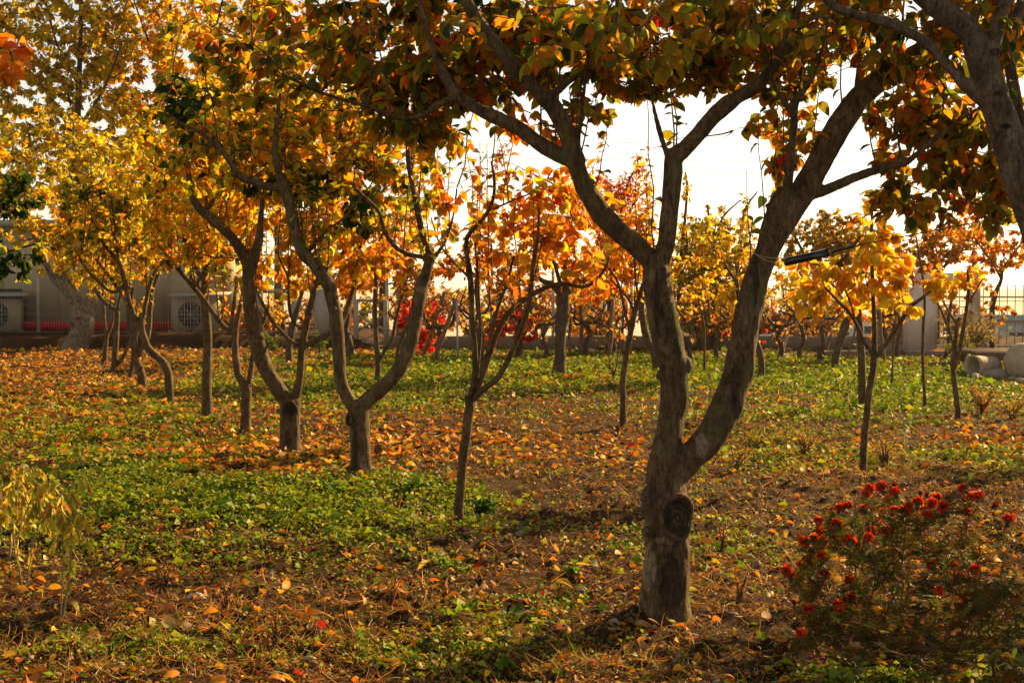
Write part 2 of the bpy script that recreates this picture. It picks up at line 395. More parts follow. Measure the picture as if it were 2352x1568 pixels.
        leaves(lf, P, dirn, nm, ll, ll/slim*rng.uniform(.8, 1.15, len(P)), cl, kind, rng.uniform(-.1, .55, len(P)))
    if tg:
        if tw_b.n:
            import bmesh
            t2_ = tw_b.mesh('twigs', twig, b, smooth=True); bm = bmesh.new(); bm.from_mesh(tr.data); k0 = len(bm.faces); bm.from_mesh(t2_)
            bm.faces.ensure_lookup_table()
            for fi in range(k0, len(bm.faces)): bm.faces[fi].material_index = 1
            tr.data.materials.append(twig); bm.to_mesh(tr.data); bm.free(); bpy.data.meshes.remove(t2_)
        if lf.n: lf.build(crown, LEAF, root, b, smooth=(kind == 'hi'), color=True)
    root['_Y'] = Y0
    return root, Y0
def knot(root, px, py, rx, ry, Y, R, cxp, lipw=.16):
    # oval pruning wound: raised lip and sunken dead wood on the side facing the lane; R trunk radius, cxp trunk axis px
    b = np.array(root.location); c = at(px, py, Y); ax = at(cxp, py, Y)[0]
    rxm, rym = rx/F*Y, ry/F*Y; m = MB(); n = 40; pts = []
    for i in range(n+1):
        a = 2*PI*i/n; x = c[0]+rxm*math.cos(a)*(1+.07*math.sin(3*a+px)); z = c[2]+rym*math.sin(a)*(1+.04*math.cos(5*a)); o = x-ax
        y = Y-math.sqrt(max(R*R-o*o, (R*.35)**2)); pts.append((x, y-.004, z))
    tube(m, pts, [rxm*lipw*(1+.22*math.sin(2*PI*i*2/n+px)+.15*math.sin(2*PI*i*5/n+py)) for i in range(n+1)], 8, cap=False)
    k = m.build('knot', LIP, root, b, smooth=True)
    h = MB(); V = [(c[0], Y-math.sqrt(max(R*R-(c[0]-ax)**2, (R*.35)**2))+.004, c[2])]; F_ = []; rings = 14
    for r in range(1, rings+1):
        for i in range(n):
            a = 2*PI*i/n; f = r/rings; x = c[0]+rxm*math.cos(a)*f; z = c[2]+rym*math.sin(a)*f; o = x-ax
            y = Y-math.sqrt(max(R*R-o*o, (R*.35)**2))-.007+.012*(1-f)+.0035*math.cos(f*19+.6*math.sin(2*a)); V.append((x, y, z))
    F3 = [[0, 1+(i+1) % n, 1+i] for i in range(n)]; F4 = [[1+(r-1)*n+i, 1+(r-1)*n+(i+1) % n, 1+r*n+(i+1) % n, 1+r*n+i] for r in range(1, rings) for i in range(n)]
    h.add(V, [F3, F4]); h.build('heartwood', HEART, k, b, smooth=True)
def patch(root, cx, cy, rx, ry, seed, mat, name, edge=.5, off=.0025, step=2.0):
    # irregular area of different surface laid on the bark, found by probing the trunk from the lane side
    from mathutils.bvhtree import BVHTree
    me = next(c for c in root.children if c.name.startswith('trunk')).data; b = Vector(root.location); bv = BVHTree.FromPolygons([v.co.copy() for v in me.vertices], [list(p.vertices) for p in me.polygons])
    nx = int(2*rx/step)+1; nz = int(2*ry/step)+1; idx = {}; V = []; Fc = []
    for j in range(nz):
        for i in range(nx):
            px = cx-rx+i*step; py = cy-ry+j*step; u = (px-cx)/rx; v = (py-cy)/ry
            if u*u+v*v > 1-edge+edge*1.6*(float(vnoise(np.array(px/9.+seed*7), np.array(py/14.+seed)))-.2): continue
            A = Vector(at(px, py, 3.5))-b; B = Vector(at(px, py, 4.0))-b; h, nr, fi, ds = bv.ray_cast(A, (B-A).normalized(), 12)
            if h is None or nr.dot(B-A) > -.08: continue
            idx[(i, j)] = len(V); V.append(h+nr*off)
    for (i, j) in idx:
        q = [(i, j), (i+1, j), (i+1, j+1), (i, j+1)]
        if all(k in idx for k in q) and max((V[idx[k]]-V[idx[q[0]]]).length for k in q) < .03: Fc.append([idx[k] for k in q][::-1])
    if Fc:
        m_ = MB(); m_.add(V, [Fc]); m_.build(name, mat, root, smooth=True)
LIP = bark_mat('knot_lip', (.05, .024, .012), (.12, .062, .032), (.19, .11, .06), mossamt=0)
DEADB = bark_mat('weathered_scar', (.018, .011, .006), (.050, .032, .018), (.10, .068, .04), scale=1.2, crack=1, mossamt=.2)
HEART = bark_mat('dead_wood', (.010, .007, .004), (.034, .025, .014), (.075, .055, .03), scale=1.5, crack=1, mossamt=0)

# ================================================================ SETTING
# ground sheet
ys = np.concatenate([[-60, -20, -8, -3, 0, 1.5, 2.5, 3.2], np.geomspace(3.6, 40, 470), np.geomspace(42, 2500, 60)])
us = np.sign(np.linspace(-1, 1, 521))*np.abs(np.linspace(-1, 1, 521))**1.0
hw = np.where(ys < 3.6, 4.6, 0.47*ys+2.9); hw = np.where(ys > 40, 21.7+(ys-40)*1.6, hw)
hw[:4] = [80, 40, 20, 8]
X = us[None]*hw[:, None]; Yg = np.repeat(ys[:, None], len(us), 1)
Z = height(X, Yg)
g = MB(); ny, nx = X.shape; ii = np.arange(ny-1)[:, None]*nx; jj = np.arange(nx-1)[None]
g.add(np.stack([X, Yg, Z], -1).reshape(-1, 3), [np.stack([ii+jj, ii+jj+1, ii+nx+jj+1, ii+nx+jj], -1).reshape(-1, 4)])
m, n, N = newmat('soil')
a = noise(n, 1.3, 6, .6); b_ = noise(n, 24, 6, .7); c_ = noise(n, 150, 4, .7)
col = ramp(n, a, [(.3, (.040, .018, .007)), (.55, (.075, .036, .013)), (.75, (.11, .058, .022))])
col = mixc(n, .8, col, ramp(n, b_, [(.28, (.35, .32, .3)), (.5, (.95, .9, .85)), (.72, (1.35, 1.25, 1.1))]), 'MULTIPLY')
col = mixc(n, .6, col, ramp(n, c_, [(.3, (.35,)*3), (.6, (1.35,)*3)]), 'MULTIPLY')
nb = bump(n, b_, .04, 1); nb = bump(n, c_, .012, 1, nb)
setp(g.build('ground', finish(m, n, col, .95, nb, .15), smooth=True), kind='structure')
q_ = MB(); fx = np.array([-2600, -900, -300, -100, 0, 100, 300, 900, 2600.]); fy = np.array([86, 120, 200, 400, 900, 2400.]); FX, FY = np.meshgrid(fx, fy); ii = np.arange(5)[:, None]*9; jj = np.arange(8)[None]
q_.add(np.stack([FX, FY, FX*0-4.97], -1).reshape(-1, 3), [np.stack([ii+jj, ii+jj+1, ii+9+jj+1, ii+9+jj], -1).reshape(-1, 4)])
setp(q_.build('field', plain('haze_pale_field', (.52, .46, .36), .95, .25, .05, .01)), 'far field beyond the fence, coloured pale in place of haze', kind='structure')  # pale base colour stands in for haze whitening the distant land

# density maps over the ground (given where they lie on the plane, via their place in the view)
GREEN = [(620, 1180, 420, 85, 1.2), (250, 1110, 300, 110, .75), (220, 970, 330, 60, .45), (820, 900, 560, 45, .65), (1150, 845, 500, 38, 1.0), (1700, 870, 560, 32, 1.0),
         (2150, 905, 320, 60, .85), (1900, 950, 330, 40, .6), (1870, 838, 300, 20, .9), (1080, 1165, 90, 30, .6), (1040, 1300, 70, 22, .7), (2080, 1560, 220, 40, .9),
         (1160, 1440, 120, 40, .4), (1320, 1400, 60, 20, .5), (420, 1500, 200, 40, .3), (90, 1480, 200, 40, .2), (1650, 1230, 250, 60, .25), (2250, 1060, 150, 40, .6), (1000, 1520, 220, 40, .5), (1850, 1050, 220, 50, .35)]
LIT = [(600, 1045, 300, 34, 1.3), (820, 1040, 330, 40, .5), (1300, 868, 240, 12, 1.8), (250, 832, 420, 42, 1.2), (100, 900, 260, 70, .9), (1000, 1010, 260, 50, .45), (2290, 1012, 120, 22, 1.1), (1650, 832, 420, 18, .5),
       (2250, 1350, 190, 190, .5), (760, 830, 300, 25, .8), (2050, 830, 200, 16, .7), (1500, 1040, 300, 60, .2), (1150, 1380, 220, 60, .35), (300, 960, 500, 120, .25)]
STR = [(450, 1480, 650, 110, .9), (1800, 1010, 280, 70, 1.0), (2000, 1080, 220, 60, .7), (1250, 1530, 500, 60, .6), (2300, 940, 120, 30, .7), (1750, 1330, 220, 120, .7), (2300, 1180, 200, 80, .6), (600, 1250, 300, 50, .3)]
def dens(x, y, L_, base, soft=1.0):
    u, v = proj(np.stack([x, y, x*0], -1)); d = np.full(len(x), base, float)
    for (cx, cy, rx, ry, w_) in L_:
        d += w_*np.exp(-(((u-cx)/rx)**2+((v-cy)/ry)**2)*1.2)
    return d
def scatter(n, y0, y1, rng, k=.43, add=.9):
    y = np.exp(rng.uniform(math.log(y0), math.log(y1), n)); x = rng.uniform(-1, 1, n)*(k*y+add); return x, y
rng = np.random.default_rng(11)
def upn(n, rng, tilt): return unit(np.stack([rng.normal(size=n)*tilt, rng.normal(size=n)*tilt, np.ones(n)], -1))
def hdir(n, rng, zz=.15):
    a = rng.uniform(0, 2*PI, n); return unit(np.stack([np.cos(a), np.sin(a), rng.normal(size=n)*zz], -1))
# green weeds
n_ = 800000; x, y = scatter(n_, 3.9, 29, rng)
d = dens(x, y, GREEN, .025)
d *= np.maximum(.22+1.1*sstep(.38, .62, .6*vnoise(x*1.6, y*1.6, 21)+.4*vnoise(x*6, y*6, 22)), 1.1*sstep(.75, 1.1, d))
k = rng.random(n_) < d; x, y = x[k], y[k]; n_ = len(x)
lush = np.clip(dens(x, y, GREEN, 0), 0, 1.2)
s = .0138*(.6+.8*rng.random(n_))*(1+1.3*(rng.random(n_) > .93))*(.75+y/12)
z = height(x, y)+rng.random(n_)**1.5*(.02+.055*lush*vnoise(x*4, y*4, 23))
c = palette([(5, (.155, .24, .012)), (3, (.28, .32, .018)), (2.2, (.06, .12, .008)), (1, (.38, .32, .04))], n_, rng)
gm = MB(); leaves(gm, np.stack([x, y, z], -1), hdir(n_, rng, .45), upn(n_, rng, .75), s*1.25, s*1.0, c, 'lo', .3)
setp(gm.build('ground_cover', COVER, color=True), 'low green weeds and clover spread in patches over the bare soil', 'weeds', kind='stuff')
# straw, dry stems, grass blades
n_ = 120000; x, y = scatter(n_, 3.9, 24, rng); d = dens(x, y, STR, .13)*(1-.8*sstep(.5, .9, dens(x, y, GREEN, 0))); k = rng.random(n_) < d; x, y = x[k], y[k]; n_ = len(x)
z = height(x, y)+.004; stand = rng.random(n_)**2*.9; dd = hdir(n_, rng, .1); dd[:, 2] += stand*1.1
Ls = rng.uniform(.02, .09, n_)*(.8+y/20); c = palette([(4, (.50, .28, .07)), (3, (.62, .30, .04)), (3, (.30, .14, .04)), (2, (.28, .25, .03)), (1, (.40, .10, .02))], n_, rng)
sm = MB(); leaves(sm, np.stack([x, y, z], -1), dd, rng.normal(size=(n_, 3)), Ls, .0022*(.6+y/7), c, 'strip', rng.uniform(-.3, .8, n_))
setp(sm.build('dry_grass', STRAW, color=True), 'dry straw, stalks and thin grass lying on the soil', 'dry grass', kind='stuff')
# fallen leaves
def litter(n_, y0, y1, size, kind, rng, base):
    x, y = scatter(n_, y0, y1, rng); d = dens(x, y, LIT, base)*(.5+.9*vnoise(x*1.5, y*1.5, 31)); k = rng.random(n_) < d; x, y = x[k], y[k]; n_ = len(x)
    z = height(x, y)+.006+rng.random(n_)**3*.03
    u, v = proj(np.stack([x, y, x*0], -1))
    c = palette([(4, (.74, .38, .03)), (4, (.66, .22, .018)), (2.5, (.36, .14, .025)), (2, (.20, .09, .03)), (.5, (.58, .42, .16)), (.35, (.42, .03, .02)), (.8, (.30, .28, .05)), (1.5, (.14, .06, .02))], n_, rng)
    rp = np.exp(-(((u-1330)/300)**2+((v-868)/14)**2)); k2 = rng.random(n_) < rp*.7; c[k2] = palette([(3, (.72, .20, .02)), (1, (.75, .30, .03)), (1, (.6, .07, .02))], int(k2.sum()), rng)
    L_ = size*rng.uniform(.45, 1.3, n_)*(.85+y/45)
    leaves(LM, np.stack([x, y, z], -1), hdir(n_, rng, .3), upn(n_, rng, 1.1), L_, L_*rng.uniform(.4, .75, n_), c, kind, rng.uniform(-.2, .95, n_))
LM = MB()
n_ = 330000; x, y = scatter(n_, 3.9, 22, rng); k = rng.random(n_) < (.55-.5*sstep(.4, .9, dens(x, y, GREEN, 0)))*(.35+1.3*vnoise(x*2.3, y*2.3, 33)); x, y = x[k], y[k]; n_ = len(x)
L_ = rng.uniform(.006, .022, n_)*(.75+y/16); c = palette([(4, (.26, .11, .025)), (2.5, (.50, .25, .04)), (5, (.12, .05, .016)), (1.2, (.60, .24, .02)), (.8, (.26, .23, .03)), (.3, (.4, .03, .02))], n_, rng)
leaves(LM, np.stack([x, y, height(x, y)+.002+rng.random(n_)*.008], -1), hdir(n_, rng, .5), upn(n_, rng, 1.0), L_, L_*rng.uniform(.25, .7, n_), c, 'lo', .3)
litter(15000, 3.9, 10, .05, 'hi', rng, .17); litter(62000, 9.5, 29, .062, 'mid', rng, .10); litter(260, 4.0, 9, .105, 'hi', rng, .35)
setp(LM.build('fallen_leaves', LITTER, smooth=True, color=True), 'curled yellow, orange and brown leaves strewn over the orchard floor', 'fallen leaves', kind='stuff')
# stones and clods
def rock(mb, c, r, rng, col, flat=.6, sub=None):
    pr = [(0.02, -.9), (.75, -.6), (1, -.05), (.85, .5), (.5, .85), (.02, .98)]; sd_ = 8 if r < .05 else 14; V = []
    ph = rng.uniform(0, 6, 3); sx, sy = rng.uniform(.75, 1.25, 2)
    for (rr, zz) in pr:
        for i in range(sd_):
            a = 2*PI*i/sd_; q = r*rr*(1+.16*math.sin(2*a+ph[0])+.1*math.sin(3*a+ph[1]+zz*2)); V.append((c[0]+q*math.cos(a)*sx, c[1]+q*math.sin(a)*sy, c[2]+zz*r*flat*(1+.1*math.sin(a+ph[2]))))
    i = np.arange(5)[:, None]*sd_; j = np.arange(sd_)[None]; kk = (j+1) % sd_
    mb.add(V, [np.stack([i+j, i+kk, i+sd_+kk, i+sd_+j], -1).reshape(-1, 4)], col)
rm = MB(); x, y = scatter(2600, 3.9, 12, rng); z = height(x, y)
cl = palette([(3, (.17, .11, .07)), (2, (.27, .22, .17)), (1, (.12, .075, .045))], len(x), rng)
for i in range(len(x)): rock(rm, (x[i], y[i], z[i]+.003), rng.uniform(.004, .016)*(1+.7*(rng.random() < .06)), rng, cl[i])
setp(rm.build('soil_clods', STONE, smooth=True, color=True), 'small stones and crumbs of dry earth on the bare soil', 'stones', kind='stuff')
# ================================================================ TREES
ROW = 'fruit trees of the orchard rows'
G = GAPS
# --- the nearest tree, two stems from a short thick trunk
t1, y1 = tree('fruit_tree', 'nearest fruit tree, thick trunk with a big oval hollow and two arching stems', 'tree', (1525, 1442),
 [[(1525, 1445, 118), (1528, 1350, 112), (1532, 1250, 108), (1533, 1170, 108), (1530, 1120, 96), (1524, 1075, 78), (1534, 1020, 68), (1543, 950, 64), (1549, 870, 66), (1538, 800, 72), (1525, 740, 72), (1513, 670, 66), (1507, 610, 62)],
  [(1536, 1130, 74), (1555, 1085, 70), (1592, 1045, 70), (1635, 995, 72), (1672, 925, 74), (1698, 840, 70), (1712, 760, 64), (1728, 680, 60), (1750, 605, 56), (1790, 525, 60), (1845, 440, 60), (1892, 350, 58), (1945, 262, 58), (2010, 192, 54), (2075, 140, 48), (2150, 95, 36), (2210, 40, 26), (2260, -60, 18)],
  [(1507, 610, 50), (1480, 583, 46), (1440, 545, 48), (1392, 502, 50), (1354, 450, 46), (1334, 405, 42), (1321, 360, 40), (1303, 311, 40), (1276, 255, 40), (1246, 222, 34), (1204, 185, 34), (1168, 139, 34), (1131, 92, 33), (1096, 44, 31), (1066, -10, 28), (1040, -90, 20), (1030, -190, 10)],
  [(1510, 625, 40), (1530, 560, 44), (1540, 480, 42), (1545, 410, 42), (1549, 362, 44), (1572, 345, 38), (1605, 308, 38), (1647, 258, 40), (1694, 225, 34), (1735, 198, 30), (1768, 165, 26), (1800, 110, 20), (1830, 30, 15), (1850, -80, 10)],
  [(1322, 370, 36), (1288, 358, 36), (1240, 330, 35), (1186, 292, 34), (1120, 262, 32), (1062, 228, 30), (1028, 185, 24), (1003, 140, 18), (981, 73, 14), (962, 0, 12), (950, -80, 8)],
  [(1052, 222, 18), (1010, 240, 16), (960, 268, 14), (905, 270, 13), (860, 250, 13), (804, 234, 12), (746, 216, 12), (700, 195, 11), (660, 175, 10), (600, 115, 9), (540, 80, 8), (480, 35, 7), (430, -20, 6)],
  [(1252, 227, 20), (1275, 212, 18), (1314, 183, 16), (1369, 142, 15), (1402, 95, 13), (1417, 40, 11), (1420, -60, 8)],
  [(1360, 145, 12), (1335, 95, 10), (1288, 55, 9), (1250, 0, 8), (1220, -60, 6)],
  [(1800, 500, 34), (1808, 440, 26), (1817, 360, 22), (1824, 290, 20), (1826, 235, 18), (1856, 195, 14), (1880, 146, 12), (1900, 55, 10), (1915, -60, 7)],
  [(1824, 270, 14), (1782, 205, 13), (1765, 146, 13), (1746, 73, 11), (1722, 0, 9), (1700, -80, 6)],
  [(1745, 625, 40), (1757, 575, 42), (1768, 520, 42), (1784, 470, 40), (1800, 430, 26)],
  [(1838, 462, 26), (1868, 447, 25), (1905, 433, 25), (1970, 405, 23), (2035, 383, 21), (2090, 367, 18), (2132, 330, 15), (2175, 298, 12), (2222, 265, 10), (2280, 230, 7)],
  [(1950, 265, 16), (1968, 200, 14), (1975, 130, 13), (1985, 60, 11), (1990, -40, 8)],
  [(1530, 352, 12), (1512, 290, 11), (1497, 220, 9), (1500, 150, 8), (1515, 60, 6), (1520, -50, 5)],
  [(1340, 372, 20), (1330, 330, 15), (1335, 270, 14), (1342, 200, 12), (1352, 120, 10), (1360, 20, 8)],
  [(2070, 372, 11), (2062, 310, 9), (2055, 240, 8), (2050, 160, 6), (2052, 80, 5)],
  [(1128, 1420, 0)] if False else [(1745, 290, 5), (1700, 296, 4), (1650, 300, 4), (1600, 282, 3)]],
 [(1000, 90, 330, 130, 2.6), (1420, 60, 330, 110, 2.6), (1780, 70, 260, 150, 2.8), (640, 120, 210, 130, 1.5), (950, 230, 190, 90, 2.6), (960, 310, 120, 34, 2.2),
  (1180, 160, 160, 80, 2.0), (1440, 170, 120, 60, 2.0), (1330, 230, 70, 50, 1.5), (1560, 160, 130, 55, 2.0), (1250, 290, 90, 40, 1.0, {'pal': [(3, ORG), (2, DOR), (1, YEL)]}), (1800, 290, 75, 110, 1.8), (1800, 400, 45, 70, 1.2),
  (1660, 306, 60, 12, .9), (1520, 330, 28, 30, .8), (2080, 290, 120, 100, 2.5), (2150, 190, 80, 70, 1.6), (2220, 300, 100, 90, 1.8), (2160, 430, 170, 80, 2.4), (2280, 350, 120, 120, 2.2), (2060, 480, 80, 35, 1.4), (2290, 480, 90, 40, 1.6),
  (1400, -150, 560, 120, .7), (700, -100, 330, 90, .7), (2000, -120, 300, 120, .7), (1400, 60, 500, 90, .8, {'dy': -.5})],
 P_NEAR, L=.063, seed=3, dyb=.5, rzk=.6, sprouts=46, splen=.55, group=ROW, remesh=.0075, kind='hi', gaps=G, tw=.0028, per=8, slim=1.65, spread=.42, slopes=[0, .1, -.1, 0, .25, -.35])
knot(t1, 1551, 1180, 36, 50, y1, 54/F*y1, 1533, .17)
# burl and torn bark of the nearest tree
b = np.array(t1.location)
for (px, py, r) in ((1574, 838, 17), (1572, 868, 10), (1490, 1140, 20), (1483, 1165, 13), (1522, 1048, 9)):
    mb = MB(); c = at(px, py, y1-.0); rr = r/F*y1; lathe(mb, [(0.001, -1.5*rr), (.6*rr, -1.1*rr), (rr, -.2*rr), (.8*rr, .7*rr), (.3*rr, 1.2*rr), (.001, 1.3*rr)], c, 12); mb.build('burl', BARKD, t1, b, smooth=True)
MOSSY = bark_mat('lichen_bark', (.03, .028, .010), (.075, .075, .026), (.12, .125, .045), mossamt=.8)
PALE = bark_mat('fresh_bark', (.12, .085, .05), (.20, .145, .09), (.28, .21, .14), mossamt=0)
for (cx, cy, rx, ry, sd_, mt, nm) in [(1542, 1345, 30, 85, 1, DEADB, 'dead_bark'), (1508, 700, 7, 80, 2, DEADB, 'bark_crack'), (1500, 1130, 13, 40, 3, DEADB, 'bark_crack'), (1560, 720, 20, 120, 4, MOSSY, 'lichen'), (1492, 1300, 20, 60, 5, PALE, 'bare_patch'),
      (1572, 900, 10, 70, 6, MOSSY, 'lichen'), (1690, 900, 14, 90, 7, DEADB, 'bark_crack'), (1735, 640, 9, 60, 8, DEADB, 'bark_crack'), (1612, 1020, 20, 34, 9, PALE, 'bare_patch'), (1530, 1240, 30, 12, 10, PALE, 'bare_patch'), (1640, 985, 40, 10, 11, MOSSY, 'lichen')]:
    patch(t1, cx, cy, rx, ry, sd_, mt, nm)
# --- tree leaning in from the right edge
t0, y0 = tree('fruit_tree', 'pale smooth tree whose forked trunk crosses the top right corner', 'tree', (2640, 1640),
 [[(2640, 1640, 103), (2615, 1400, 96), (2570, 1150, 93), (2510, 900, 89), (2440, 680, 86), (2385, 520, 83), (2345, 410, 81), (2310, 310, 76), (2284, 230, 71), (2262, 160, 67), (2240, 95, 65)],
  [(2245, 110, 60), (2225, 70, 57), (2180, 35, 57), (2130, -5, 55), (2080, -60, 45), (2020, -160, 29), (1980, -260, 15)],
  [(2270, 180, 43), (2278, 110, 40), (2292, 55, 36), (2312, -10, 33), (2335, -110, 22), (2350, -240, 10)],
  [(2400, 540, 38), (2372, 420, 34), (2350, 320, 34), (2334, 230, 33), (2322, 150, 31), (2324, 80, 29), (2345, 10, 26), (2380, -100, 17)],
  [(2262, 235, 33), (2228, 206, 28), (2195, 172, 26), (2163, 135, 26), (2128, 98, 28), (2079, 70, 26), (2030, 49, 24), (1987, 40, 22), (1933, 24, 21), (1895, -4, 19), (1850, -60, 12), (1800, -140, 7)]],
 [(2130, 60, 230, 120, 1.8), (2320, 40, 150, 130, 1.3), (2300, -160, 350, 120, .8), (2600, 60, 260, 180, .5), (1950, -130, 250, 110, 1.2), (2330, 250, 60, 80, .6, {'dy': .6})],
 P_NEAR, L=.068, seed=5, dyb=.6, rzk=.6, sprouts=16, group=ROW, remesh=.008, bark=BARKP, kind='hi', gaps=G, Y=4.75, tw=.003, per=8, slim=1.65, slopes=[0, .2, .1, .2, .25])
for (px, py, sd_, cv, lb) in ((3180, 1175, 61, .8, 'orchard tree beyond the right edge that shades the foreground soil'), (2960, 985, 62, .55, 'farther orchard tree beyond the right edge')):
    k = 8.2/gdist(py)
    q = lambda dx, dy, w_: (px+dx*k, py+dy*k, w_*k)
    tree('fruit_tree', lb, 'tree', (px, py), [[q(0, 0, 56), q(2, -150, 50), q(-4, -300, 46)], [q(-4, -300, 32), q(-120, -480, 26), q(-200, -700, 18), q(-260, -900, 9)], [q(-4, -300, 32), q(90, -500, 26), q(190, -720, 18), q(220, -920, 8)], [q(-4, -300, 26), q(-10, -550, 20), q(0, -850, 10)]],
         [(px-160*k, py-820*k, 280*k, 190*k, cv), (px+190*k, py-820*k, 260*k, 190*k, cv), (px, py-980*k, 300*k, 120*k, cv)], P_MIX, L=.08, seed=sd_, group=ROW)
# --- tree off the left edge, only sprigs reach in
tree('fruit_tree', 'fruit tree past the left edge with red orange sprigs reaching into the corner', 'tree', (-330, 1560),
 [[(-330, 1560, 90), (-320, 1300, 84), (-310, 1000, 76), (-300, 700, 60), (-270, 450, 44), (-230, 280, 30), (-180, 180, 18), (-100, 140, 10), (-30, 115, 6), (60, 108, 3)],
  [(-310, 900, 40), (-380, 700, 34), (-460, 400, 26), (-500, 100, 14)]],
 [(45, 105, 60, 22, .5, {'rz': .06}), (20, 160, 20, 40, .6, {'rz': .05}), (-260, 40, 170, 160, 1.3), (-420, 200, 200, 200, 1.2)],
 [(3, (.80, .28, .03)), (1, DOR), (3, ORG)], L=.072, seed=6, group=ROW, kind='hi', tw=.003, per=10, slim=1.7)
# --- T2
t2, y2 = tree('fruit_tree', 'fruit tree on a short stump with two bowed limbs opening like a lyre', 'tree', (831, 1115),
 [[(831, 1118, 50), (829, 1050, 48), (826, 990, 46), (824, 950, 48), (824, 925, 46)],
  [(820, 940, 34), (800, 915, 32), (785, 880, 31), (779, 820, 31), (774, 750, 30), (764, 690, 30), (750, 642, 31), (722, 608, 30), (697, 580, 29), (680, 535, 27), (668, 480, 27), (655, 435, 27), (640, 395, 18), (632, 330, 14), (640, 250, 10), (650, 150, 7)],
  [(828, 935, 38), (860, 905, 37), (900, 870, 36), (930, 825, 33), (948, 770, 32), (960, 700, 31), (968, 660, 30), (978, 630, 26), (990, 590, 24)],
  [(655, 438, 20), (625, 430, 19), (593, 421, 18), (549, 403, 17), (513, 350, 15), (480, 320, 12), (455, 302, 10), (410, 280, 7), (370, 250, 5)],
  [(990, 590, 16), (972, 545, 15), (960, 490, 14), (948, 430, 14), (938, 370, 12), (935, 310, 9), (930, 250, 6)],
  [(984, 590, 14), (945, 586, 13), (912, 570, 12), (888, 540, 11), (872, 490, 11), (850, 465, 10), (828, 445, 8), (805, 420, 6)],
  [(988, 600, 12), (1020, 560, 8), (1040, 500, 7), (1050, 430, 5)],
  [(700, 590, 12), (740, 540, 9), (790, 500, 8), (840, 440, 6), (880, 380, 5)],
  [(745, 640, 10), (722, 660, 10), (712, 700, 9)]],
 [(520, 340, 190, 120, 1.3), (700, 330, 190, 140, 1.5), (880, 340, 150, 130, 1.5), (700, 170, 260, 120, 1.1), (430, 230, 70, 60, 2.2, {'pal': P_GREEN, 'rz': .25}), (460, 300, 45, 50, 2, {'pal': P_GREEN, 'rz': .2}),
  (720, 420, 70, 60, 1.8, {'pal': P_GREEN, 'rz': .3}), (835, 480, 55, 60, 1.4, {'pal': P_GREEN, 'rz': .3}), (600, 430, 50, 40, 1.4, {'pal': P_GREEN}), (760, 560, 60, 50, .8), (900, 480, 110, 70, 1.0), (1010, 540, 50, 60, .7), (560, 90, 250, 80, .8)],
 P_MIX, L=.069, seed=7, dyb=.45, rzk=.7, sprouts=34, splen=.8, group=ROW, remesh=.008, kind='hi', gaps=G, tw=.004, per=12, slim=1.5)
knot(t2, 808, 963, 12, 17, y2, 24/F*y2, 826)
# --- T3
t3, y3 = tree('fruit_tree', 'fruit tree on a stump with an oval cut scar, dark limb sweeping up left', 'tree', (667, 1038),
 [[(667, 1040, 48), (666, 990, 46), (666, 950, 48), (668, 915, 48)],
  [(660, 925, 36), (640, 895, 36), (615, 855, 37), (595, 805, 37), (583, 750, 36), (574, 700, 34), (570, 650, 30), (568, 605, 28), (545, 562, 25), (512, 525, 23), (475, 495, 21), (448, 465, 19), (438, 430, 16), (430, 380, 12), (420, 310, 8)],
  [(572, 640, 26), (585, 590, 26), (595, 550, 20), (600, 490, 14), (606, 430, 11), (600, 360, 8)],
  [(678, 915, 24), (688, 870, 19), (694, 800, 18), (705, 740, 17), (716, 690, 16), (726, 640, 14), (735, 590, 10), (745, 520, 7)],
  [(697, 797, 14), (725, 782, 14), (755, 768, 14), (785, 740, 13), (800, 700, 12), (812, 660, 11), (820, 610, 9), (830, 550, 7)],
  [(690, 797, 11), (665, 780, 10), (640, 755, 10), (618, 725, 9), (600, 690, 8), (585, 660, 5)],
  [(700, 760, 9), (675, 740, 8), (664, 700, 8), (662, 640, 8), (640, 590, 6), (630, 540, 5)],
  [(470, 492, 12), (500, 440, 9), (520, 380, 8), (540, 300, 6)]],
 [(520, 450, 150, 100, 1.3), (700, 500, 170, 110, 1.3), (560, 300, 200, 130, 1.3), (760, 620, 100, 60, .8), (640, 640, 90, 60, .7), (830, 560, 110, 80, 1.1), (450, 560, 60, 50, .8), (740, 300, 180, 120, 1.0)],
 [(3, ORG), (5, YEL), (1.5, OLV), (.5, DOR)], L=.070, seed=8, dyb=.3, rzk=.8, sprouts=26, splen=.8, group=ROW, remesh=.009, kind='mid', tw=.0045, per=12, slim=1.6)
knot(t3, 668, 940, 16, 22, y3, 24/F*y3, 667)
patch(t2, 815, 1030, 8, 60, 12, DEADB, 'bark_crack'); patch(t2, 835, 1080, 14, 40, 13, PALE, 'bare_patch'); patch(t3, 660, 1010, 12, 26, 14, DEADB, 'dead_bark')
patch(t0, 2285, 120, 14, 10, 15, HEART, 'branch_scar', 0); patch(t0, 2293, 215, 12, 7, 16, HEART, 'branch_scar', 0); patch(t0, 2310, 290, 13, 8, 17, HEART, 'branch_scar', 0)
patch(t2, 968, 665, 14, 9, 18, PALE, 'bare_patch', .3)
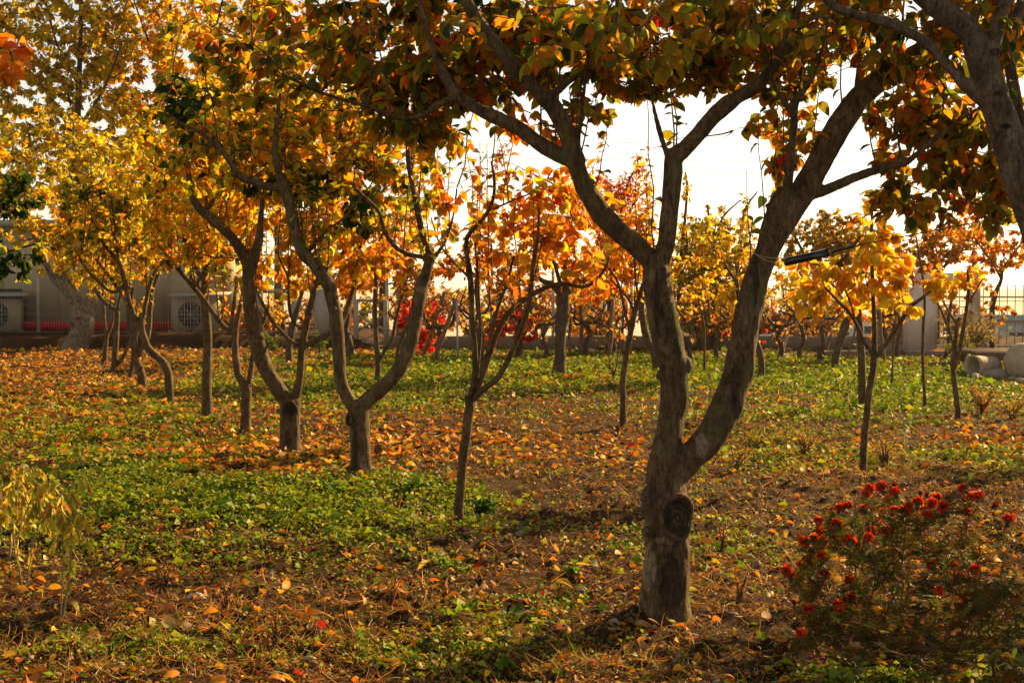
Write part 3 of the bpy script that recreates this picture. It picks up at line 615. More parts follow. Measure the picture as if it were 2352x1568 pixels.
# --- T4..T9 and further row trees
tree('fruit_tree', 'slender Y-forked fruit tree left of the scarred stump, bowed left stem', 'tree', (565, 992),
 [[(565, 993, 26), (565, 950, 24), (566, 905, 24), (566, 880, 22)], [(564, 890, 18), (548, 860, 18), (541, 815, 17), (540, 765, 15), (548, 720, 11), (556, 680, 8), (560, 620, 6)],
  [(570, 885, 14), (577, 850, 13), (582, 810, 12), (590, 770, 10), (605, 740, 9), (618, 700, 7)], [(540, 765, 12), (515, 750, 12), (492, 722, 12), (470, 692, 12), (445, 660, 11), (415, 625, 10), (390, 595, 8), (360, 560, 6)],
  [(445, 660, 8), (470, 620, 7), (490, 570, 6), (500, 520, 5)]],
 [(470, 560, 120, 70, 1.1), (400, 520, 110, 90, 1.1, {'pal': P_YELLOW}), (560, 610, 70, 60, .9), (470, 400, 160, 130, 1.2), (430, 250, 150, 120, .9)], P_MIX, L=.075, seed=9, sprouts=12, splen=.9, group=ROW, tw=.005)
tree('fruit_tree', 'straight grey trunk standing between the Y-forked tree and the leftmost cluster', 'tree', (476, 955),
 [[(476, 957, 26), (475, 900, 22), (476, 840, 22), (478, 780, 20), (474, 730, 20), (470, 680, 19), (472, 640, 17), (476, 600, 12)], [(472, 650, 12), (440, 600, 10), (425, 540, 9), (420, 480, 7), (400, 400, 5)], [(475, 630, 10), (500, 560, 9), (520, 500, 7), (530, 430, 5)], [(470, 690, 9), (455, 655, 8), (430, 640, 7)]],
 [(420, 470, 130, 90, 1.1), (380, 350, 150, 110, 1.1, {'pal': P_OLIVE}), (540, 490, 90, 80, 1.0)], P_YELLOW, L=.075, seed=10, sprouts=12, splen=.9, group=ROW, tw=.005)
tree('fruit_tree', 'fruit tree with an elbow-bent trunk that kicks right near the grass', 'tree', (389, 922),
 [[(390, 923, 20), (388, 880, 20), (382, 845, 19), (368, 825, 18), (348, 808, 17), (333, 785, 16), (326, 752, 15), (325, 720, 14)], [(325, 750, 13), (308, 725, 12), (296, 690, 11), (286, 640, 11), (272, 600, 10), (250, 575, 8), (230, 545, 7), (210, 500, 5)],
  [(326, 740, 10), (334, 700, 9), (342, 660, 9), (360, 615, 8), (375, 580, 6)], [(290, 650, 8), (262, 670, 8), (235, 655, 8), (205, 625, 7), (180, 590, 5)], [(272, 600, 7), (268, 560, 6), (262, 500, 6), (255, 450, 4)]],
 [(270, 500, 130, 90, 1.1), (200, 560, 90, 50, .9), (320, 600, 70, 50, .8), (240, 380, 150, 100, .9, {'pal': P_OLIVE}), (300, 470, 50, 40, 1.6, {'pal': P_GREEN}), (190, 440, 60, 40, 1.4, {'pal': P_GREEN})], P_MIX, L=.078, seed=11, sprouts=12, splen=.9, group=ROW, tw=.006)
tree('fruit_tree', 'fruit tree with a thick-footed trunk just left of the elbow-bent one', 'tree', (328, 893),
 [[(328, 895, 21), (325, 862, 20), (314, 830, 18), (308, 790, 17), (306, 760, 14), (300, 710, 12), (302, 660, 10)], [(308, 790, 12), (296, 740, 11), (290, 690, 10), (262, 650, 9), (225, 600, 7), (200, 560, 5)], [(315, 820, 12), (340, 770, 12), (346, 700, 12), (352, 660, 9), (372, 610, 8)]],
 [(250, 590, 110, 60, .9), (350, 560, 80, 70, .9), (280, 440, 140, 90, .9)], P_MIX, L=.078, seed=12, sprouts=12, splen=.9, group=ROW, tw=.006)
tree('fruit_tree', 'thin twin-stemmed tree in the far left group, right of the low fork', 'tree', (264, 852),
 [[(264, 853, 17), (263, 830, 16), (266, 790, 13), (268, 750, 12), (270, 715, 12)], [(270, 712, 10), (250, 702, 10), (225, 675, 9), (212, 640, 8), (200, 600, 7), (180, 570, 5)], [(266, 840, 10), (285, 815, 9), (296, 790, 8), (312, 760, 7)], [(270, 712, 7), (276, 680, 6), (290, 650, 5)]],
 [(200, 590, 100, 50, .8), (150, 480, 110, 70, .8)], P_YELLOW, L=.078, seed=13, sprouts=12, splen=.9, group=ROW, tw=.006)
tree('fruit_tree', 'small tree with a low V fork beside the whitewashed trunk', 'tree', (240, 838),
 [[(240, 839, 13), (241, 810, 11), (244, 785, 10), (246, 768, 9)], [(246, 772, 8), (240, 740, 7), (238, 700, 7), (228, 660, 5)], [(246, 772, 7), (256, 750, 6), (262, 720, 5)]],
 [(215, 640, 60, 35, .7), (240, 560, 80, 60, .8)], P_YELLOW, L=.09, seed=14, group=ROW, tw=.006)
tree('fruit_tree', 'short leaning stem in the grass between two taller left trees', 'tree', (296, 872), [[(296, 873, 12), (302, 845, 11), (306, 820, 10), (312, 780, 7), (322, 740, 5)]], [(330, 690, 40, 30, .5)], P_YELLOW, L=.09, seed=15, group=ROW, tw=.006)
# green hanging branches at the left edge
tree('fruit_tree', 'dark green leafed tree hanging in at the left edge above the wall', 'tree', (-120, 1000),
 [[(-120, 1000, 40), (-110, 860, 36), (-90, 740, 30), (-60, 620, 22), (-20, 520, 14), (20, 440, 8)], [(-70, 640, 14), (-20, 590, 9), (30, 575, 6), (80, 560, 4)]],
 [(30, 440, 55, 60, 2.2, {'pal': P_GREEN}), (20, 590, 75, 50, 1.8, {'pal': P_GREEN}), (90, 570, 50, 40, .9), (-60, 400, 100, 120, 1.2)], P_MIX, L=.085, seed=16, group=ROW, tw=.005)
# --- old whitewashed tree and tall trees behind
WT, yw = tree('whitewashed_tree', 'stout whitewashed trunk that forks in a V before the pale wall', 'tree', (176, 803),
 [[(172, 806, 58), (183, 775, 52), (190, 745, 56), (186, 725, 50), (172, 695, 36), (160, 665, 36)], [(192, 742, 34), (205, 712, 32), (216, 680, 30), (222, 655, 22), (235, 610, 15), (255, 540, 11), (270, 460, 8)], [(160, 668, 30), (138, 650, 26), (118, 628, 18), (100, 590, 14), (70, 520, 10), (50, 420, 7)],
  [(160, 665, 28), (155, 630, 24), (152, 590, 22), (155, 540, 18), (160, 470, 14), (165, 380, 10), (170, 280, 7)]],
 [(160, 620, 90, 30, .5), (160, 500, 170, 90, .9), (100, 360, 200, 120, .9), (300, 420, 130, 120, .8)], P_OLIVE, L=.13, seed=17, bark=BARKW, remesh=.03, sides=14, tw=.012, per=14, slim=1.8)
TALL = 'tall trees behind the orchard'
tree('tall_tree', 'tall yellowing tree with a straight grey trunk rising at the top left', 'tree', (165, 770), [[(165, 772, 26), (168, 600, 22), (175, 400, 17), (180, 230, 14), (184, 100, 10), (186, -60, 6)], [(180, 330, 9), (120, 230, 7), (60, 150, 5), (20, 60, 4)], [(180, 300, 8), (240, 200, 6), (280, 100, 5)], [(182, 200, 6), (130, 100, 5), (100, -20, 4)]],
 [(120, 80, 220, 120, 1.9), (130, 250, 210, 100, 1.3), (60, 380, 150, 90, .9), (250, 350, 130, 90, .8), (200, -90, 250, 100, .7)], P_OLIVE, L=.15, seed=18, group=TALL, Y=35, tw=.012, per=16, slim=1.8, basez=.24)
tree('tall_tree', 'tall golden tree behind the left roof, second from the left corner', 'tree', (415, 770), [[(415, 772, 24), (412, 600, 20), (405, 420, 16), (400, 250, 12), (395, 120, 9), (390, -40, 6)], [(405, 400, 8), (330, 280, 6), (290, 180, 5)], [(400, 300, 8), (470, 180, 6), (510, 60, 4)], [(398, 200, 6), (340, 90, 5), (300, -20, 3)]],
 [(370, 70, 200, 120, 1.5), (400, 230, 190, 110, 1.2), (420, 400, 160, 90, 1.0), (420, -90, 220, 90, .7)], [(5, YEL), (1.5, ORG), (2, OLV)], L=.15, seed=19, group=TALL, Y=36.5, tw=.012, per=16, slim=1.8, basez=.24)
tree('tall_tree', 'tall orange gold tree seen through the middle of the near crown', 'tree', (640, 780), [[(640, 782, 24), (640, 600, 20), (636, 420, 16), (630, 250, 12), (620, 100, 9), (615, -40, 6)], [(636, 400, 8), (560, 280, 6), (520, 180, 5)], [(634, 330, 8), (720, 220, 6), (760, 120, 4)]],
 [(620, 90, 200, 120, 1.3), (630, 280, 180, 110, .8), (650, 460, 160, 90, .9)], [(5, YEL), (2, ORG), (2, OLV)], L=.14, seed=20, group=TALL, Y=34.5, tw=.012, per=16, slim=1.8, basez=.24)
tree('tall_tree', 'orange tree backing the lyre-shaped fruit tree', 'tree', (880, 790), [[(880, 792, 20), (878, 640, 17), (872, 500, 14), (865, 380, 10), (860, 260, 7)], [(872, 480, 8), (820, 400, 6)], [(870, 450, 8), (930, 380, 6)]],
 [(850, 350, 130, 110, .8), (860, 530, 140, 90, 1.1), (960, 470, 70, 60, .6)], [(4, ORG), (3, YEL), (1, DOR)], L=.12, seed=21, group=TALL, Y=33.8, tw=.011, per=16, slim=1.8)
# --- T11: slim broom-forked tree in the middle
t11, y11 = tree('fruit_tree', 'slim young tree in the centre with a broom of stems from one fork', 'tree', (1052, 1222),
 [[(1052, 1223, 25), (1055, 1150, 23), (1061, 1080, 22), (1069, 1010, 23), (1077, 950, 24), (1081, 908, 25)],
  [(1081, 915, 18), (1091, 860, 15), (1090, 800, 15), (1085, 740, 14), (1082, 680, 14), (1080, 630, 13), (1072, 585, 12), (1072, 550, 11), (1088, 525, 10), (1115, 495, 9), (1133, 455, 8), (1135, 410, 7), (1128, 370, 4)],
  [(1083, 912, 16), (1105, 872, 14), (1122, 820, 13), (1138, 775, 13), (1155, 738, 13), (1172, 715, 13), (1200, 690, 13), (1230, 672, 12), (1265, 656, 11), (1300, 652, 10), (1345, 658, 8), (1385, 625, 7), (1400, 590, 5)],
  [(1085, 918, 15), (1112, 892, 15), (1142, 868, 14), (1165, 830, 13), (1187, 780, 13), (1203, 740, 12), (1214, 700, 12), (1220, 650, 11), (1226, 600, 10), (1235, 550, 7), (1238, 480, 5)],
  [(1093, 880, 10), (1098, 830, 9), (1104, 760, 8), (1100, 690, 7), (1096, 620, 6), (1092, 560, 4)], [(1115, 840, 9), (1128, 770, 9), (1145, 700, 8), (1165, 650, 7), (1180, 590, 5)], [(1135, 790, 6), (1128, 720, 5), (1130, 640, 5), (1128, 560, 4)],
  [(1080, 640, 6), (1040, 600, 5), (1010, 560, 4), (990, 500, 3)], [(1133, 480, 5), (1180, 460, 4), (1230, 440, 3)]],
 [(1080, 450, 110, 100, .55), (1180, 560, 130, 80, .9), (1300, 480, 120, 120, 1.1), (1110, 600, 60, 50, .5), (1040, 400, 60, 50, .6), (1350, 600, 60, 50, .8), (1220, 430, 80, 60, .6), (1380, 330, 30, 60, .4)],
 P_ORANGE, L=.062, seed=22, group=ROW, kind='hi', tw=.0028, sprouts=14, splen=.7, per=6, slim=1.5, gaps=[(1440, 360, 60, 70), (1430, 250, 60, 60), (1050, 400, 40, 50), (1130, 330, 40, 30)])
# --- far middle and right trees
tree('fruit_tree', 'thick rough upright trunk in the centre distance above a ring of orange leaves', 'tree', (1286, 864),
 [[(1286, 865, 30), (1286, 820, 28), (1288, 770, 27), (1290, 735, 30), (1294, 700, 33), (1293, 668, 30)], [(1290, 680, 18), (1270, 655, 14), (1240, 640, 11), (1220, 600, 8)], [(1298, 675, 16), (1320, 648, 13), (1350, 640, 10), (1370, 600, 8)], [(1294, 670, 14), (1300, 600, 10), (1310, 520, 8), (1320, 440, 6)], [(1290, 665, 11), (1270, 590, 8), (1255, 520, 6)]],
 [(1240, 600, 90, 50, .9), (1370, 620, 90, 70, 1.1), (1310, 500, 110, 90, 1.0), (1200, 490, 80, 60, .6), (1420, 560, 50, 60, .9)], [(4, ORG), (2, YEL), (2, DOR), (1, RED)], L=.09, seed=23, sprouts=12, splen=.9, group=ROW, bark=BARKD, tw=.006)
tree('fruit_tree', 'slim pale-stemmed tree just left of the nearest trunk', 'tree', (1432, 980),
 [[(1432, 981, 17), (1431, 930, 14), (1431, 870, 14), (1438, 820, 14), (1447, 770, 14), (1456, 730, 13), (1466, 690, 11), (1478, 650, 8), (1490, 610, 6)], [(1448, 765, 8), (1436, 720, 7), (1428, 680, 7), (1415, 640, 6), (1385, 600, 5), (1370, 560, 4)], [(1458, 722, 7), (1445, 690, 6), (1420, 660, 5), (1400, 640, 4)], [(1466, 690, 6), (1460, 640, 5), (1455, 580, 5), (1440, 520, 3)]],
 [(1400, 590, 80, 50, .8), (1440, 520, 60, 60, .7), (1470, 650, 50, 40, .5), (1340, 650, 60, 50, .6)], [(4, ORG), (3, YEL), (1, DOR)], L=.08, seed=24, sprouts=12, splen=.9, group=ROW, kind='mid', tw=.004, per=10)
tree('sapling', 'tiny bare sapling forking low on the ring of orange leaves', 'sapling', (1409, 880), [[(1409, 881, 6), (1409, 862, 5)], [(1409, 864, 4), (1400, 835, 3), (1396, 790, 3), (1382, 745, 2)], [(1409, 864, 4), (1418, 830, 3), (1422, 780, 3), (1425, 740, 2)], [(1409, 864, 3), (1408, 820, 2), (1412, 770, 2)]], [(1395, 735, 20, 20, .2)], P_ORANGE, L=.07, seed=25, tw=.003, per=4)
tree('fruit_tree', 'grey bent stem half hidden behind the nearest tree, left side', 'tree', (1512, 850), [[(1512, 851, 18), (1502, 815, 17), (1485, 775, 17), (1476, 735, 16), (1474, 700, 14), (1480, 660, 12), (1485, 610, 9)]], [(1470, 560, 60, 60, .7)], P_ORANGE, L=.09, seed=26, group=ROW, tw=.006)
tree('fruit_tree', 'leaning grey trunk emerging right of the nearest tree and bending upright at its foot', 'tree', (1748, 871),
 [[(1748, 872, 17), (1749, 850, 16), (1747, 820, 16), (1738, 790, 15), (1727, 762, 14), (1712, 730, 12), (1698, 690, 10), (1690, 640, 8)], [(1700, 700, 7), (1740, 640, 6), (1780, 600, 5)], [(1692, 650, 7), (1660, 600, 6), (1630, 560, 5)], [(1690, 640, 6), (1700, 580, 5), (1705, 520, 4)]],
 [(1640, 610, 120, 60, .9), (1700, 690, 70, 45, .9), (1650, 540, 110, 60, .7, {'pal': P_OLIVE}), (1790, 640, 80, 60, .9)], P_YELLOW, L=.09, seed=27, group=ROW, tw=.005)
tree('sapling', 'thin stake-straight sapling seen between the two near stems', 'sapling', (1618, 856), [[(1618, 857, 6), (1618, 800, 5), (1618, 760, 5), (1612, 720, 4), (1603, 690, 3)]], [(1600, 660, 40, 30, .5)], P_YELLOW, L=.08, seed=28, tw=.004)
# slender upright whips with little yellow leaves against the sky
for i, (bx, by, pts, lb, sd) in enumerate([(1560, 800, [(1560, 640), (1572, 520), (1578, 430), (1574, 395)], 'leftmost of the tall yellow whips against the sky', 31), (1600, 800, [(1605, 650), (1640, 560), (1660, 500), (1700, 460)], 'yellow whip leaning right in the gap between the two near stems', 32),
                             (1640, 800, [(1640, 640), (1632, 560), (1628, 500), (1625, 470)], 'upright yellow whip in the middle of the sky gap', 33), (1690, 800, [(1690, 640), (1702, 540), (1712, 480), (1740, 440)], 'yellow whip nearest the roped stem', 34), (1520, 810, [(1500, 650), (1492, 540), (1486, 450), (1480, 440)], 'yellow green whip close left of the near fork', 35)]):
    L_ = [(bx, by, 12)]+[(p[0], p[1], 9-2*j) for j, p in enumerate(pts)]
    tree('tall_shrub', lb, 'shrub', (bx, by), [L_, [(pts[0][0], pts[0][1], 5), (pts[0][0]+26, pts[0][1]-60, 4), (pts[0][0]+40, pts[0][1]-140, 3)], [(pts[0][0], pts[0][1], 5), (pts[0][0]-22, pts[0][1]-60, 4), (pts[0][0]-30, pts[0][1]-130, 3)]],
         [(pts[1][0], pts[1][1]+10, 16, 55, 1.1, {'rz': .3}), (pts[2][0], pts[2][1], 11, 45, 1.0, {'rz': .2}), (pts[0][0]+35, pts[0][1]-110, 14, 45, 1.1, {'rz': .2}), (pts[0][0]-28, pts[0][1]-90, 14, 50, 1.1, {'rz': .2}), (pts[0][0], pts[0][1]-20, 60, 75, 1.3), (pts[0][0], pts[0][1]+70, 60, 60, .9)],
         [(4, YEL), (2, OLV), (1, GRN)], L=.08, seed=sd, group='upright yellow whips beyond the orchard', tw=.005, per=8)
tree('cherry_tree', 'small tree with narrow flame red leaves behind the left near limb', 'tree', (1400, 812), [[(1400, 813, 16), (1400, 700, 13), (1410, 600, 10), (1425, 500, 8), (1440, 430, 5), (1465, 375, 3)], [(1405, 620, 6), (1370, 520, 5), (1350, 450, 3)], [(1412, 570, 6), (1450, 480, 4), (1470, 420, 3)]],
 [(1425, 450, 55, 60, 1.1), (1463, 385, 12, 32, 1.3, {'rz': .2}), (1370, 460, 60, 60, 1.0), (1150, 360, 20, 40, .5), (1440, 560, 50, 50, .7), (1410, 640, 60, 50, .7)], [(3, (.62, .10, .02)), (2, DOR), (2, ORG)], L=.11, seed=36, tw=.006, per=10, slim=3)
tree('tall_tree', 'broad rusty brown crown standing right of the roped stem in the distance', 'tree', (1890, 800), [[(1890, 802, 20), (1890, 700, 17), (1885, 620, 13), (1880, 560, 8)], [(1888, 640, 9), (1840, 570, 7), (1820, 530, 5)], [(1888, 650, 9), (1950, 580, 7), (1980, 540, 5)]],
 [(1890, 550, 100, 75, 1.9), (1980, 570, 100, 65, 1.7), (1840, 590, 60, 50, 1.2)], [(4, (.36, .20, .03)), (3, (.5, .24, .03)), (2, OLV)], L=.11, seed=37, group=TALL, Y=33, tw=.01, per=14)
tree('tall_tree', 'rust coloured tree beyond the white pillar', 'tree', (2150, 800), [[(2150, 802, 18), (2150, 700, 15), (2145, 620, 11), (2140, 560, 7)], [(2148, 640, 8), (2100, 580, 6)], [(2148, 640, 8), (2200, 570, 6)]],
 [(2120, 580, 90, 55, 1.6), (2200, 550, 90, 50, 1.5), (2080, 620, 50, 50, .9)], [(4, (.42, .20, .03)), (3, ORG), (1, OLV)], L=.11, seed=38, group=TALL, Y=31.5, tw=.01, per=14)
# --- right side saplings
tree('sapling', 'young tree with big glowing yellow leaves on a slim trunk, right of the near stems', 'sapling', (1981, 1090),
 [[(1980, 1091, 18), (1983, 1040, 16), (1988, 980, 16), (1995, 910, 15), (2003, 860, 15), (2009, 815, 15)], [(2009, 820, 13), (2008, 750, 11), (2006, 690, 10), (2003, 620, 9), (2002, 560, 8), (2003, 490, 6), (1998, 440, 4)],
  [(2008, 818, 9), (1988, 790, 9), (1970, 750, 8), (1948, 715, 8), (1925, 692, 7), (1895, 660, 5)], [(2012, 818, 11), (2035, 790, 10), (2062, 750, 10), (2088, 708, 10), (2110, 690, 8), (2138, 668, 6)], [(1965, 740, 6), (1955, 700, 5), (1935, 650, 4)]],
 [(2000, 610, 75, 75, 1.7), (1990, 500, 45, 55, 1.3), (1900, 640, 75, 55, 1.4), (2045, 590, 60, 80, 1.0), (1870, 680, 50, 40, 1.1), (2090, 690, 45, 25, .6), (1850, 620, 50, 50, .9), (1995, 690, 60, 35, 1.0)], [(8, YEL), (2.5, ORG), (.6, OLV)], L=.088, seed=40, kind='hi', tw=.0035, per=9, slim=1.35)
tree('sapling', 'brown straight trunk hidden behind the glowing yellow young tree', 'sapling', (1981, 945), [[(1981, 946, 20), (1980, 900, 19), (1980, 850, 18), (1977, 790, 17), (1974, 740, 16), (1970, 700, 12), (1965, 650, 8)], [(1970, 705, 8), (1990, 660, 7), (2010, 610, 5)]],
 [(1960, 650, 70, 50, 1.0), (1900, 720, 50, 30, .5)], P_YELLOW, L=.085, seed=41, tw=.005)
tree('sapling', 'young tree with a tuft of yellow leaves and twisting twin stems near the pillar', 'sapling', (2202, 970),
 [[(2202, 971, 14), (2199, 930, 13), (2193, 880, 12), (2189, 840, 12), (2194, 800, 12)], [(2194, 805, 10), (2196, 770, 9), (2200, 740, 9), (2205, 730, 9)], [(2190, 850, 9), (2205, 800, 9), (2212, 760, 9), (2220, 710, 8), (2225, 660, 7), (2222, 620, 5)], [(2192, 800, 6), (2180, 760, 5), (2165, 720, 5), (2150, 690, 4)], [(2203, 750, 6), (2185, 725, 5), (2165, 690, 4)], [(2221, 700, 5), (2240, 670, 4), (2258, 640, 3)]],
 [(2190, 640, 60, 35, 1.9), (2140, 670, 30, 20, 1.0), (2230, 610, 35, 25, .9)], [(7, YEL), (3, ORG)], L=.09, seed=42, kind='hi', tw=.0035, per=8, slim=1.35)
tree('sapling', 'dark stick-thin sapling in the green strip before the white pillar', 'sapling', (2127, 950), [[(2127, 951, 8), (2122, 880, 7), (2119, 820, 7), (2121, 750, 7), (2124, 690, 6), (2120, 640, 5), (2110, 580, 4), (2100, 520, 3)]], [(2110, 600, 40, 50, .4)], P_RUST, L=.07, seed=43, tw=.003)
tree('sapling', 'grey stake-like stem under the right-hand crown of the glowing sapling', 'sapling', (2048, 890), [[(2048, 891, 5), (2050, 840, 4), (2053, 780, 4), (2058, 720, 4), (2060, 680, 3)]], [(2062, 665, 25, 20, .4)], P_YELLOW, L=.07, seed=44, tw=.003)
tree('fruit_tree', 'pale thick trunk slanting right in the far right-hand row', 'tree', (1920, 848), [[(1920, 849, 18), (1919, 825, 18), (1924, 800, 17), (1932, 775, 21), (1942, 745, 20), (1952, 715, 16), (1960, 680, 10)], [(1950, 720, 10), (1930, 680, 8), (1910, 650, 6)]], [(1930, 690, 60, 35, .6), (1990, 700, 50, 40, .6)], P_ORANGE, L=.1, seed=45, group=ROW, bark=BARKP, tw=.007)
tree('fruit_tree', 'crooked dark trunk rising above the wooden platform at the right', 'tree', (2280, 806),
 [[(2280, 807, 13), (2278, 770, 12), (2278, 730, 12), (2280, 700, 12), (2290, 665, 10), (2300, 640, 8), (2300, 600, 7)], [(2300, 640, 6), (2270, 590, 5), (2240, 550, 4)], [(2300, 620, 6), (2330, 580, 5), (2360, 540, 4)]],
 [(2270, 600, 70, 45, 1.1), (2340, 570, 60, 50, 1.1), (2210, 530, 60, 40, .8), (2250, 700, 45, 45, .3), (2300, 710, 40, 40, .3)], [(5, ORG), (2, YEL), (2, DOR)], L=.1, seed=46, group=ROW, tw=.006)
tree('fruit_tree', 'thin wavy stem left of the white pillar', 'tree', (2064, 826), [[(2064, 827, 10), (2060, 800, 9), (2066, 770, 8), (2070, 745, 8), (2062, 720, 7), (2056, 690, 6)]], [(2060, 680, 50, 30, .6)], P_ORANGE, L=.1, seed=47, group=ROW, tw=.006)
tree('fruit_tree', 'thin wavy stem between the white pillar and the grey gate post', 'tree', (2168, 830), [[(2168, 831, 10), (2176, 800, 9), (2180, 770, 8), (2178, 740, 8), (2184, 700, 7), (2188, 660, 6)]], [(2180, 650, 45, 30, .5)], P_ORANGE, L=.1, seed=48, group=ROW, tw=.006)
# --- middle-left row at the back
tree('fruit_tree', 'dark rough trunk standing on the low bank behind the scarred stump', 'tree', (665, 838), [[(665, 839, 17), (664, 800, 16), (668, 770, 18), (675, 740, 14), (684, 705, 12), (694, 670, 10), (706, 640, 7)]], [(700, 620, 70, 50, .9)], P_YELLOW, L=.1, seed=49, group=ROW, bark=BARKD, tw=.007)
tree('fruit_tree', 'stout knobbly trunk leaning right between the two lyre limbs, left side', 'tree', (804, 822), [[(804, 823, 18), (803, 790, 17), (792, 760, 20), (796, 730, 20), (800, 700, 15), (812, 660, 10), (818, 620, 7)]], [(800, 610, 80, 50, 1.1), (870, 600, 60, 40, .9)], P_ORANGE, L=.1, seed=50, sprouts=12, splen=.9, group=ROW, bark=BARKD, tw=.007)
tree('fruit_tree', 'thin grey Y-shaped tree framed between the lyre limbs', 'tree', (867, 875), [[(867, 876, 14), (868, 840, 13), (866, 800, 12), (863, 760, 11), (861, 700, 10), (862, 640, 8), (858, 580, 6)], [(870, 835, 10), (882, 808, 9), (900, 780, 9), (908, 740, 8), (920, 690, 7), (935, 640, 6), (945, 600, 4)]],
 [(870, 600, 90, 60, 1.0), (920, 620, 60, 60, .9), (800, 640, 60, 40, .7)], P_ORANGE, L=.09, seed=51, sprouts=12, splen=.9, group=ROW, tw=.005)
tree('fruit_tree', 'thin dark leaning tree right of the Y-shaped one, over the red creeper', 'tree', (910, 838), [[(910, 839, 9), (914, 800, 8), (926, 770, 8), (940, 730, 7), (950, 680, 5)]], [(960, 640, 60, 50, .7)], P_RUST, L=.09, seed=52, group=ROW, tw=.005)
tree('fruit_tree', 'second stem standing close behind the centre broom tree', 'tree', (1108, 868), [[(1108, 869, 14), (1106, 820, 12), (1108, 780, 12), (1104, 740, 11), (1096, 700, 10), (1094, 640, 8), (1100, 580, 5)], [(1110, 835, 8), (1124, 790, 8), (1128, 740, 7), (1150, 690, 6), (1162, 650, 5)]],
 [(1110, 590, 100, 50, .6), (1170, 640, 70, 40, .6), (1020, 610, 60, 50, .7)], [(4, ORG), (3, DOR), (2, YEL)], L=.09, seed=53, sprouts=12, splen=.9, group=ROW, tw=.005)
tree('fruit_tree', 'far trunk at the corner of the red-trimmed wall', 'tree', (530, 790), [[(530, 792, 10), (532, 740, 9), (538, 690, 8), (545, 640, 6)]], [(540, 630, 50, 30, .6)], P_YELLOW, L=.1, seed=54, group=ROW, Y=30.8, basez=.2, tw=.006)
# ================================================================ VINES, CREEPERS along the back
OR_ = ['first', 'second', 'third', 'fourth', 'fifth', 'sixth', 'seventh', 'eighth', 'ninth', 'tenth', 'eleventh', 'twelfth', 'thirteenth', 'fourteenth']
vx = [(940, 815), (1010, 822), (1095, 820), (1190, 818), (1250, 826), (1350, 815), (1405, 818), (1590, 830), (1650, 824), (1700, 830), (1790, 824), (1842, 830), (1888, 836), (2030, 828)]
for i, (bx, by) in enumerate(vx):
    r = np.random.default_rng(100+i); s = r.choice([-1, 1]); top = 735+r.integers(-10, 15)
    l1 = [(bx, by, 13), (bx+s*6, by-25, 11), (bx-s*4, by-50, 10), (bx+s*8, top, 11)]
    ar = [l1]
    for k in range(4):
        sx = [-1, 1, -1, 1][k]; h = r.integers(20, 95)
        ar.append([(bx+s*8, top, 7), (bx+sx*r.integers(15, 30), top-r.integers(-6, 18), 6), (bx+sx*r.integers(30, 50), top-h*.5, 4), (bx+sx*r.integers(30, 70), top-h, 2.5)])
    tree('grapevine', '%s gnarled grapevine from the left in the back row, rust coloured leaves' % OR_[i], 'grapevine', (bx, by), ar,
         [(bx-25, top-40, 55, 50, .42, {'per': 5}), (bx+25, top-15, 55, 60, .40, {'per': 5}), (bx, top-70, 50, 30, .3, {'per': 4}), (bx, top+20, 55, 30, .25, {'per': 4})], [(4, (.46, .20, .03)), (3, (.66, .30, .02)), (2, BRN), (1.5, YEL), (.4, RED)], L=.075, seed=100+i, group='grapevines in the back row', bark=BARKD, tw=.007, slim=1.2, droop=.5)
for i, (cx, cy, rx, ry, lb) in enumerate([(945, 735, 40, 45, 'scarlet creeper behind the right lyre limb'), (1003, 720, 20, 40, 'scarlet creeper on the leaning poles'), (1120, 770, 28, 22, 'scarlet creeper low behind the centre broom tree'), (1185, 740, 55, 42, 'widest scarlet creeper, right of the broom tree stems'), (975, 790, 28, 35, 'scarlet creeper hanging to the grass left of the leaning poles')]):
    tree('creeper', lb, 'creeper', (cx, 815), [[(cx, 816, 6), (cx+4, 780, 5), (cx-3, cy, 4)], [(cx, cy+10, 4), (cx+rx*.6, cy-10, 3), (cx+rx*.9, cy-20, 2)], [(cx, cy+10, 4), (cx-rx*.6, cy-5, 3), (cx-rx*.9, cy+8, 2)]],
         [(cx, cy, rx*1.15, ry*1.05, 1.15, {'rz': .35, 'dy': -.5}), (cx+rx*.4, cy+ry*.5, rx*.5, ry*.5, .9, {'rz': .3, 'dy': -.5})], P_RED, L=.095, seed=140+i, group='scarlet creepers', tw=.005, per=8, slim=1.2)
for i, (cx, cy, rx, ry, pal, lb) in enumerate([(980, 690, 90, 50, P_RUST, 'rusty hedge tangle behind the leaning poles'), (1200, 690, 90, 60, P_RUST, 'rusty hedge tangle left of the thick rough trunk'), (1370, 720, 90, 60, P_ORANGE, 'orange hedge tangle right of the thick rough trunk'), (1660, 740, 100, 40, P_RUST, 'brown hedge tangle behind the gap between the near stems'),
                                          (1850, 740, 110, 45, P_RUST, 'brown hedge tangle right of the near stems'), (2050, 750, 60, 40, P_RUST, 'thin hedge tangle left of the white pillar'), (600, 715, 70, 40, P_YELLOW, 'yellow green bush behind the wire fence'), (720, 735, 50, 30, P_YELLOW, 'small yellow green bush beside the frame gate')]):
    bp = 800
    tree('hedge', lb, 'hedge', (cx, bp), [[(cx, bp, 8), (cx, bp-40, 6), (cx+5, cy, 4)], [(cx, bp-20, 5), (cx-rx*.5, cy, 4), (cx-rx*.8, cy-ry*.5, 2)], [(cx, bp-20, 5), (cx+rx*.5, cy, 4), (cx+rx*.8, cy-ry*.5, 2)]],
         [(cx, cy, rx, ry, 1.3 if pal is P_RUST else .9, {'rz': .4, 'per': 6}), (cx, cy+35, rx, 38, .8, {'rz': .3, 'per': 3})], pal, L=.10, seed=160+i, group='hedge plants along the back fence', Y=30.3 if cx > 850 else 34, tw=.009, per=8, slim=1.4)

